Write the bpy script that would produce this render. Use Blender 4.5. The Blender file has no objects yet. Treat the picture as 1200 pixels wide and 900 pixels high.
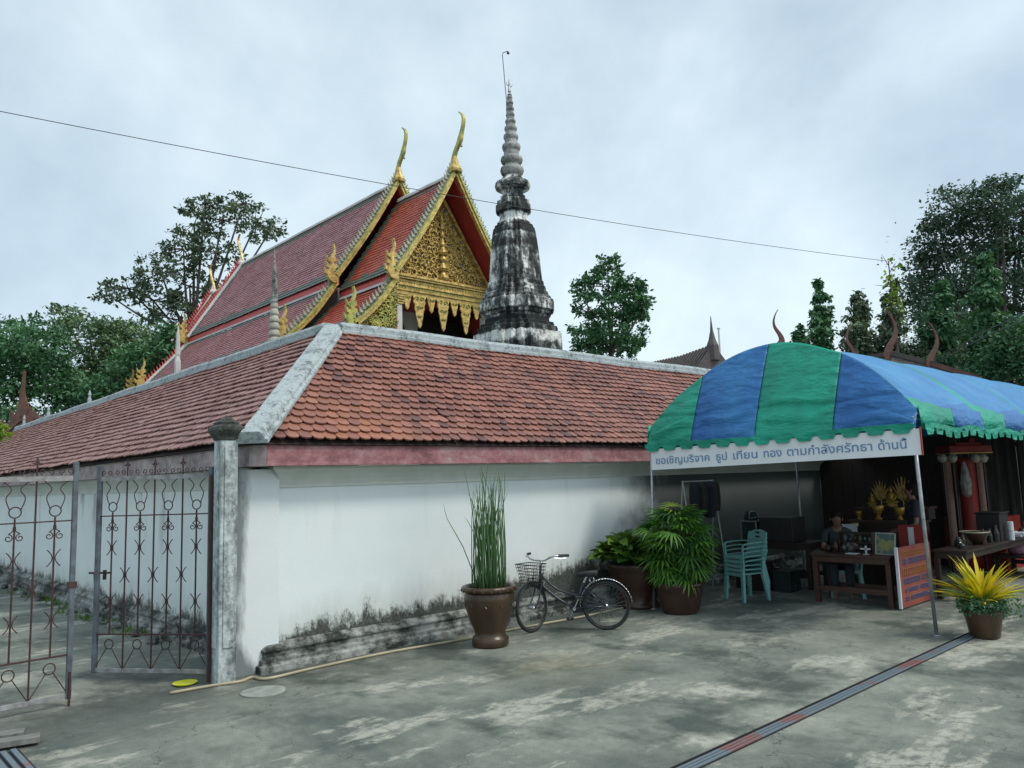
import bpy, math, random
import numpy as np
from mathutils import Vector, Matrix
random.seed(7); rng = np.random.default_rng(7)
PI = math.pi
S = bpy.context.scene
COL = S.collection
# ------------------------------------------------------------------ camera
F = 915.0
AX = np.array([[0.736, -0.059, 0.674], [-0.676, -0.112, 0.729], [-0.032, 0.992, 0.122]])
u_, _, v_ = np.linalg.svd(AX); AX = u_ @ v_            # rows: world x, y, z in camera (right, up, forward)
CAM = Vector((-3.815, -8.042, 1.9))
cd = bpy.data.cameras.new('camera'); cam = bpy.data.objects.new('camera', cd); COL.objects.link(cam)
cd.sensor_width = 36; cd.lens = F / 1200 * 36; cd.clip_start = 0.05; cd.clip_end = 3000
M = Matrix.Identity(4)
for i in range(3):
    M[i][0] = AX[i][0]; M[i][1] = AX[i][1]; M[i][2] = -AX[i][2]; M[i][3] = CAM[i]
cam.matrix_world = M; S.camera = cam
def at(px, py, depth):
    "a world point for something far away, given where it shows and how far off it is"
    q = AX @ np.array([(px - 600), -(py - 450), F]) * depth / F
    return Vector((CAM[0] + q[0], CAM[1] + q[1], CAM[2] + q[2]))
# ------------------------------------------------------------------ world, sun, exposure
W = bpy.data.worlds.new('World'); S.world = W; W.use_nodes = True
nt = W.node_tree; nt.nodes.clear(); L = nt.links.new
out = nt.nodes.new('ShaderNodeOutputWorld')
sky = nt.nodes.new('ShaderNodeTexSky'); sky.sky_type = 'NISHITA'; sky.sun_disc = False
SUN_EL, SUN_AZ = math.radians(53), math.radians(152)
sky.sun_elevation = SUN_EL; sky.sun_rotation = SUN_AZ; sky.dust_density = 3
b1 = nt.nodes.new('ShaderNodeBackground'); b1.inputs[1].default_value = 0.05
L(sky.outputs[0], b1.inputs[0])
tc = nt.nodes.new('ShaderNodeTexCoord')
mp = nt.nodes.new('ShaderNodeMapping'); mp.inputs['Scale'].default_value = (1, 1, 1.15); mp.inputs['Location'].default_value = (0.7, 2.3, 0.4)
L(tc.outputs['Generated'], mp.inputs['Vector'])
n1 = nt.nodes.new('ShaderNodeTexNoise'); n1.inputs['Scale'].default_value = 2.1; n1.inputs['Detail'].default_value = 6
n1.inputs['Roughness'].default_value = 0.55; n1.inputs['Distortion'].default_value = 0.15
L(mp.outputs[0], n1.inputs['Vector'])
cr = nt.nodes.new('ShaderNodeValToRGB'); cr.color_ramp.elements[0].position = 0.36; cr.color_ramp.elements[1].position = 0.62
cr.color_ramp.elements[0].color = (0.44, 0.545, 0.60, 1); cr.color_ramp.elements[1].color = (0.76, 0.88, 0.90, 1)
L(n1.outputs['Fac'], cr.inputs[0])
b2 = nt.nodes.new('ShaderNodeBackground'); b2.inputs[1].default_value = 0.70
L(cr.outputs[0], b2.inputs[0])
ad = nt.nodes.new('ShaderNodeAddShader'); L(b1.outputs[0], ad.inputs[0]); L(b2.outputs[0], ad.inputs[1])
L(ad.outputs[0], out.inputs[0])
sd = bpy.data.lights.new('sun', 'SUN'); sd.energy = 1.45; sd.angle = math.radians(11); sd.color = (1, 0.95, 0.86)
so = bpy.data.objects.new('sun', sd); COL.objects.link(so)
sdir = Vector((math.sin(SUN_AZ) * math.cos(SUN_EL), math.cos(SUN_AZ) * math.cos(SUN_EL), math.sin(SUN_EL)))
so.rotation_euler = sdir.to_track_quat('Z', 'Y').to_euler()
S.view_settings.view_transform = 'Standard'; S.view_settings.look = 'None'
S.view_settings.exposure = 0.35; S.view_settings.gamma = 1.0; S.view_settings.use_curve_mapping = False
# ------------------------------------------------------------------ materials
def newmat(name):
    m = bpy.data.materials.new(name); m.use_nodes = True
    return m, m.node_tree, m.node_tree.nodes['Principled BSDF']
def c4(c): return (c[0], c[1], c[2], 1)
def noise_node(t, scale, detail=5, rough=0.6, co='Object', stretch=(1, 1, 1)):
    tcn = t.nodes.new('ShaderNodeTexCoord'); mpn = t.nodes.new('ShaderNodeMapping')
    mpn.inputs['Scale'].default_value = stretch
    t.links.new(tcn.outputs[co], mpn.inputs['Vector'])
    n = t.nodes.new('ShaderNodeTexNoise'); n.inputs['Scale'].default_value = scale
    n.inputs['Detail'].default_value = detail; n.inputs['Roughness'].default_value = rough
    t.links.new(mpn.outputs[0], n.inputs['Vector'])
    return n
def ramp(t, src, p0, p1, a=(0, 0, 0), b=(1, 1, 1)):
    r = t.nodes.new('ShaderNodeValToRGB'); r.color_ramp.elements[0].position = p0; r.color_ramp.elements[1].position = p1
    r.color_ramp.elements[0].color = c4(a); r.color_ramp.elements[1].color = c4(b)
    t.links.new(src, r.inputs[0]); return r
def mixc(t, fac, a, b, mode='MIX'):
    m = t.nodes.new('ShaderNodeMix'); m.data_type = 'RGBA'; m.blend_type = mode
    if isinstance(fac, float): m.inputs[0].default_value = fac
    else: t.links.new(fac, m.inputs[0])
    for i, v in ((6, a), (7, b)):
        if isinstance(v, tuple): m.inputs[i].default_value = c4(v)
        else: t.links.new(v, m.inputs[i])
    return m.outputs[2]
def mathn(t, op, a, b=0.0, clamp=False):
    m = t.nodes.new('ShaderNodeMath'); m.operation = op; m.use_clamp = clamp
    for i, v in ((0, a), (1, b)):
        if isinstance(v, (int, float)): m.inputs[i].default_value = v
        else: t.links.new(v, m.inputs[i])
    return m.outputs[0]
def bump(t, b, src, strength=0.3, dist=0.01):
    n = t.nodes.new('ShaderNodeBump'); n.inputs['Strength'].default_value = strength; n.inputs['Distance'].default_value = dist
    t.links.new(src, n.inputs['Height']); t.links.new(n.outputs[0], b.inputs['Normal'])
def pm(name, c1, c2=None, scale=6, rough=0.6, metal=0.0, bs=0.25, lo=0.35, hi=0.65, stretch=(1, 1, 1), co='Object', bd=0.01, spec=0.5):
    m, t, b = newmat(name)
    if c2 is None: c2 = tuple(x * 0.7 for x in c1)
    n = noise_node(t, scale, co=co, stretch=stretch)
    r = ramp(t, n.outputs['Fac'], lo, hi, c1, c2)
    t.links.new(r.outputs[0], b.inputs['Base Color'])
    b.inputs['Roughness'].default_value = rough; b.inputs['Metallic'].default_value = metal
    b.inputs['Specular IOR Level'].default_value = spec
    if bs:
        n2 = noise_node(t, scale * 4, co=co); bump(t, b, n2.outputs['Fac'], bs, bd)
    return m
def position_xyz(t):
    g = t.nodes.new('ShaderNodeNewGeometry'); s = t.nodes.new('ShaderNodeSeparateXYZ')
    t.links.new(g.outputs['Position'], s.inputs[0]); return g, s
def pnoise(t, g, scale, detail=6, rough=0.6, stretch=(1, 1, 1)):
    mpn = t.nodes.new('ShaderNodeMapping'); mpn.inputs['Scale'].default_value = stretch
    t.links.new(g.outputs['Position'], mpn.inputs['Vector'])
    n = t.nodes.new('ShaderNodeTexNoise'); n.inputs['Scale'].default_value = scale; n.inputs['Detail'].default_value = detail
    n.inputs['Roughness'].default_value = rough; t.links.new(mpn.outputs[0], n.inputs['Vector']); return n.outputs['Fac']
def concrete_ground():
    m, t, b = newmat('weathered_concrete')
    g, s = position_xyz(t)
    big = pnoise(t, g, 0.55, 8, 0.62); mid = pnoise(t, g, 0.85, 12, 0.68, (0.65, 1.5, 1)); fine = pnoise(t, g, 9, 8, 0.7); grit = pnoise(t, g, 120, 3)
    base = ramp(t, big, 0.35, 0.68, (0.070, 0.092, 0.082), (0.30, 0.32, 0.27)).outputs[0]
    patch = ramp(t, mid, 0.525, 0.57).outputs[0]
    fb = ramp(t, fine, 0.36, 0.50).outputs[0]
    pf = mathn(t, 'MULTIPLY', patch, mathn(t, 'ADD', mathn(t, 'MULTIPLY', fb, .7), .2))
    c = mixc(t, mathn(t, 'MULTIPLY', pf, 0.72), base, (0.44, 0.44, 0.37))
    dk = ramp(t, pnoise(t, g, 0.6, 10, 0.62, (1.3, 1, 1)), 0.52, 0.62).outputs[0]
    c = mixc(t, mathn(t, 'MULTIPLY', dk, 0.85), c, (0.04, 0.06, 0.052))
    gr = ramp(t, grit, 0.3, 0.7, (0.62, 0.62, 0.62), (1.25, 1.25, 1.25)).outputs[0]
    c = mixc(t, 1.0, c, gr, 'MULTIPLY')
    fg = ramp(t, fine, 0.25, 0.75, (0.72, 0.72, 0.72), (1.3, 1.3, 1.3)).outputs[0]
    c = mixc(t, 1.0, c, fg, 'MULTIPLY')
    vo = t.nodes.new('ShaderNodeTexVoronoi'); vo.feature = 'DISTANCE_TO_EDGE'; vo.inputs['Scale'].default_value = 0.42
    wp = t.nodes.new('ShaderNodeVectorMath'); wp.operation = 'ADD'; nz = t.nodes.new('ShaderNodeTexNoise'); nz.inputs['Scale'].default_value = 2.5; nz.inputs['Detail'].default_value = 6
    t.links.new(g.outputs['Position'], nz.inputs['Vector']); t.links.new(g.outputs['Position'], wp.inputs[0]); t.links.new(nz.outputs['Color'], wp.inputs[1]); t.links.new(wp.outputs[0], vo.inputs['Vector'])
    ck = mathn(t, 'LESS_THAN', vo.outputs['Distance'], 0.0022); c = mixc(t, mathn(t, 'MULTIPLY', ck, 0.6), c, (0.03, 0.035, 0.03))
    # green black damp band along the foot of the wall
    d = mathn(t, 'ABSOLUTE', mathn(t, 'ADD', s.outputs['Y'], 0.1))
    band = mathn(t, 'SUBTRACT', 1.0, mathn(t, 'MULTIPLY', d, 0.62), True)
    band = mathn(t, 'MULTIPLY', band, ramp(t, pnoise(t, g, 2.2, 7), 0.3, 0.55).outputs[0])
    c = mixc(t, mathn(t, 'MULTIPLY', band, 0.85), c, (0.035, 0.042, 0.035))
    # olive damp stain by the big pot
    dx = mathn(t, 'SUBTRACT', s.outputs['X'], 2.1); dy = mathn(t, 'ADD', s.outputs['Y'], 2.3)
    r2 = mathn(t, 'ADD', mathn(t, 'MULTIPLY', dx, dx), mathn(t, 'MULTIPLY', mathn(t, 'MULTIPLY', dy, dy), 1.2))
    st = mathn(t, 'SUBTRACT', 1.0, r2, True); st = mathn(t, 'MULTIPLY', st, ramp(t, mid, 0.3, 0.6).outputs[0])
    c = mixc(t, mathn(t, 'MULTIPLY', st, 0.6), c, (0.11, 0.10, 0.05))
    spk = ramp(t, pnoise(t, g, 38, 4, 0.6), 0.66, 0.70).outputs[0]; c = mixc(t, mathn(t, 'MULTIPLY', spk, 0.5), c, (0.42, 0.43, 0.38))
    t.links.new(c, b.inputs['Base Color']); b.inputs['Roughness'].default_value = 0.8
    hsum = mathn(t, 'ADD', fine, mathn(t, 'MULTIPLY', grit, 0.4)); bump(t, b, hsum, 0.35, 0.02)
    return m
def stained_wall():
    m, t, b = newmat('white_stained_wall')
    g, s = position_xyz(t)
    n = pnoise(t, g, 0.8, 6); base = ramp(t, n, 0.3, 0.7, (0.64, 0.72, 0.735), (0.74, 0.80, 0.80)).outputs[0]
    # mould creeping up from the plinth, higher further along the wall
    sh = pnoise(t, g, 2.6, 8, 0.7, (1, 1, 0.35)); streak = pnoise(t, g, 7, 8, 0.75, (1, 1, 0.4))
    lim = mathn(t, 'ADD', mathn(t, 'ADD', mathn(t, 'MULTIPLY', sh, 0.62), mathn(t, 'MULTIPLY', streak, 0.40)), -0.29)
    rise = mathn(t, 'MULTIPLY', mathn(t, 'MINIMUM', mathn(t, 'MAXIMUM', s.outputs['X'], 0.0), 6.2), 0.058)
    h = mathn(t, 'SUBTRACT', mathn(t, 'ADD', lim, rise), mathn(t, 'SUBTRACT', s.outputs['Z'], 0.12))
    fz = mathn(t, 'MULTIPLY', mathn(t, 'SUBTRACT', pnoise(t, g, 16, 9, 0.78, (1, 1, 0.8)), 0.5), 1.0)
    mask = ramp(t, mathn(t, 'ADD', mathn(t, 'ADD', mathn(t, 'MULTIPLY', h, 2.0), fz), 0.5, True), 0.40, 0.66).outputs[0]
    halo = ramp(t, mathn(t, 'ADD', mathn(t, 'MULTIPLY', h, 1.1), 0.72, True), 0.35, 0.9).outputs[0]
    c = mixc(t, mathn(t, 'MULTIPLY', halo, 0.5), base, (0.36, 0.37, 0.29))
    dark = ramp(t, pnoise(t, g, 22, 6, 0.7), 0.35, 0.7, (0.022, 0.026, 0.023), (0.11, 0.12, 0.105)).outputs[0]
    c = mixc(t, mask, c, dark)
    drp = ramp(t, pnoise(t, g, 4.0, 7, 0.7, (1, 1, 0.10)), 0.56, 0.74).outputs[0]
    drp = mathn(t, 'MULTIPLY', drp, mathn(t, 'MULTIPLY', mathn(t, 'SUBTRACT', s.outputs['Z'], 1.0), 0.9, True)); c = mixc(t, mathn(t, 'MULTIPLY', drp, 0.35), c, (0.33, 0.36, 0.34))
    # run-off streaks from the top on the left wing
    lf = mathn(t, 'LESS_THAN', s.outputs['X'], 0.02)
    st = ramp(t, pnoise(t, g, 1.5, 7, 0.65, (1, 1, 0.2)), 0.57, 0.68).outputs[0]
    top = mathn(t, 'MULTIPLY', mathn(t, 'SUBTRACT', s.outputs['Z'], 0.9), 0.9, True)
    k = mathn(t, 'MULTIPLY', mathn(t, 'MULTIPLY', st, lf), mathn(t, 'MULTIPLY', top, 0.9))
    c = mixc(t, k, c, (0.12, 0.10, 0.07))
    sp = ramp(t, pnoise(t, g, 14, 5, 0.6), 0.70, 0.74).outputs[0]
    c = mixc(t, mathn(t, 'MULTIPLY', sp, 0.35), c, (0.32, 0.33, 0.3))
    # tent shade painted into the wall colour of the offering stall, with a ragged edge
    shade_x = mathn(t, 'ADD', mathn(t, 'MULTIPLY', s.outputs['X'], 0.6), mathn(t, 'MULTIPLY', pnoise(t, g, 1.1, 7, 0.65), 1.6))
    shade_k = ramp(t, mathn(t, 'MULTIPLY', mathn(t, 'SUBTRACT', shade_x, 4.25), 1.5), 0.0, 1.0).outputs[0]
    c = mixc(t, mathn(t, 'MULTIPLY', shade_k, 0.92), c, (0.04, 0.05, 0.048))
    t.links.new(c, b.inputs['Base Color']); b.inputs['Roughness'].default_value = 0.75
    bump(t, b, pnoise(t, g, 30, 5), 0.25, 0.008)
    return m
def mould_stone(name, light, dark, lo, hi, scale, bscale=14, stretch=(1, 1, 0.45), bs=0.7, bd=0.04, mid=None, bands=None):
    m, t, b = newmat(name); g, s = position_xyz(t)
    a = pnoise(t, g, scale, 9, 0.72, stretch); f2 = pnoise(t, g, scale * 5, 7, 0.7)
    k = mathn(t, 'ADD', mathn(t, 'MULTIPLY', a, 0.7), mathn(t, 'MULTIPLY', f2, 0.3))
    if bands:
        zr = t.nodes.new('ShaderNodeValToRGB'); z0, z1 = bands[0][0], bands[-1][0]
        while len(zr.color_ramp.elements) < len(bands): zr.color_ramp.elements.new(0.5)
        for e_, (zz, vv) in zip(zr.color_ramp.elements, bands): e_.position = (zz - z0) / (z1 - z0); e_.color = (vv + .5,) * 3 + (1,)
        t.links.new(mathn(t, 'MULTIPLY', mathn(t, 'SUBTRACT', s.outputs['Z'], z0), 1 / (z1 - z0), True), zr.inputs[0])
        k = mathn(t, 'ADD', k, mathn(t, 'SUBTRACT', zr.outputs[0], .5))
    c = ramp(t, k, lo, hi, dark, light)
    if mid:
        e = c.color_ramp.elements.new((lo + hi) / 2); e.color = c4(mid)
    v = ramp(t, f2, 0.3, 0.7, (0.75, 0.75, 0.75), (1.15, 1.15, 1.15)).outputs[0]
    t.links.new(mixc(t, 1.0, c.outputs[0], v, 'MULTIPLY'), b.inputs['Base Color']); b.inputs['Roughness'].default_value = 0.9
    bump(t, b, pnoise(t, g, bscale, 6), bs, bd); return m
def tile_mat(name, cols, glaze=0.6, weather=(0.05, 0.045, 0.04), wlo=0.56, whi=0.7, border=None, orange=None, wscale=1.0):
    m, t, b = newmat(name); g, s = position_xyz(t)
    at_ = t.nodes.new('ShaderNodeAttribute'); at_.attribute_name = 'tint'
    oi = t.nodes.new('ShaderNodeObjectInfo')
    r = mathn(t, 'FRACT', mathn(t, 'ADD', at_.outputs['Fac'], oi.outputs['Random']))
    cr_ = t.nodes.new('ShaderNodeValToRGB'); cr_.color_ramp.interpolation = 'LINEAR'
    while len(cr_.color_ramp.elements) < len(cols): cr_.color_ramp.elements.new(0.5)
    for i, c in enumerate(cols):
        cr_.color_ramp.elements[i].position = i / (len(cols) - 1); cr_.color_ramp.elements[i].color = c4(c)
    t.links.new(r, cr_.inputs[0]); c = cr_.outputs[0]
    if orange:
        dx = mathn(t, 'SUBTRACT', s.outputs['X'], 1.0); dz = mathn(t, 'MULTIPLY', mathn(t, 'SUBTRACT', s.outputs['Z'], 2.5), 1.6)
        rr = mathn(t, 'ADD', mathn(t, 'MULTIPLY', dx, dx), mathn(t, 'MULTIPLY', dz, dz))
        k = mathn(t, 'SUBTRACT', 1.0, mathn(t, 'MULTIPLY', rr, 0.95), True)
        k = mathn(t, 'MULTIPLY', k, ramp(t, r, 0.25, 0.8).outputs[0])
        c = mixc(t, mathn(t, 'MULTIPLY', k, 0.6), c, orange)
    if border:
        bo = t.nodes.new('ShaderNodeAttribute'); bo.attribute_name = 'border'
        c = mixc(t, bo.outputs['Fac'], c, border)
    w = pnoise(t, g, 1.3 * wscale, 8, 0.7); w = ramp(t, w, wlo, whi).outputs[0]
    f2 = pnoise(t, g, 20 * wscale, 6, 0.7)
    c = mixc(t, mathn(t, 'MULTIPLY', w, ramp(t, f2, 0.4, 0.6).outputs[0]), c, weather)
    v = ramp(t, pnoise(t, g, 55, 5), 0.3, 0.7, (0.72, 0.72, 0.72), (1.18, 1.18, 1.18)).outputs[0]
    c = mixc(t, 1.0, c, v, 'MULTIPLY')
    t.links.new(c, b.inputs['Base Color']); b.inputs['Roughness'].default_value = glaze
    bump(t, b, f2, 0.2, 0.006); return m
def leaf_mat(name, dark, light, trans=0.2, rough=0.55):
    m, t, b = newmat(name)
    a = t.nodes.new('ShaderNodeAttribute'); a.attribute_name = 'tint'; oi = t.nodes.new('ShaderNodeObjectInfo')
    r = mathn(t, 'FRACT', mathn(t, 'ADD', a.outputs['Fac'], mathn(t, 'MULTIPLY', oi.outputs['Random'], 0.999)))
    c = ramp(t, r, 0.0, 1.0, dark, light).outputs[0]
    t.links.new(c, b.inputs['Base Color']); b.inputs['Roughness'].default_value = rough; b.inputs['Specular IOR Level'].default_value = 0.35
    tr = t.nodes.new('ShaderNodeBsdfTranslucent'); t.links.new(mixc(t, 1.0, c, (0.9, 1.0, 0.45), 'MULTIPLY'), tr.inputs[0])
    mx = t.nodes.new('ShaderNodeMixShader'); mx.inputs[0].default_value = trans
    o = t.nodes['Material Output']; t.links.new(b.outputs[0], mx.inputs[1]); t.links.new(tr.outputs[0], mx.inputs[2]); t.links.new(mx.outputs[0], o.inputs[0])
    return m
def canvas_mat(name, col, worn):
    m, t, b = newmat(name); g, s = position_xyz(t)
    a = pnoise(t, g, 1.6, 7, 0.6, (1, 1, 0.4)); f2 = pnoise(t, g, 60, 4)
    c = ramp(t, a, 0.35, 0.7, col, worn).outputs[0]
    c = mixc(t, 1.0, c, ramp(t, f2, 0.3, 0.7, (0.9, 0.9, 0.9), (1.1, 1.1, 1.1)).outputs[0], 'MULTIPLY')
    t.links.new(c, b.inputs['Base Color']); b.inputs['Roughness'].default_value = 0.5
    bump(t, b, mathn(t, 'ADD', pnoise(t, g, 2.2, 5, 0.55, (1, 1.1, 2.6)), mathn(t, 'MULTIPLY', pnoise(t, g, 7, 4, 0.5, (1, .6, 2.2)), .45)), 0.8, 0.07)
    tr = t.nodes.new('ShaderNodeBsdfTranslucent'); t.links.new(c, tr.inputs[0])
    mx = t.nodes.new('ShaderNodeMixShader'); mx.inputs[0].default_value = 0.02
    o = t.nodes['Material Output']; t.links.new(b.outputs[0], mx.inputs[1]); t.links.new(tr.outputs[0], mx.inputs[2]); t.links.new(mx.outputs[0], o.inputs[0])
    return m
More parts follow.
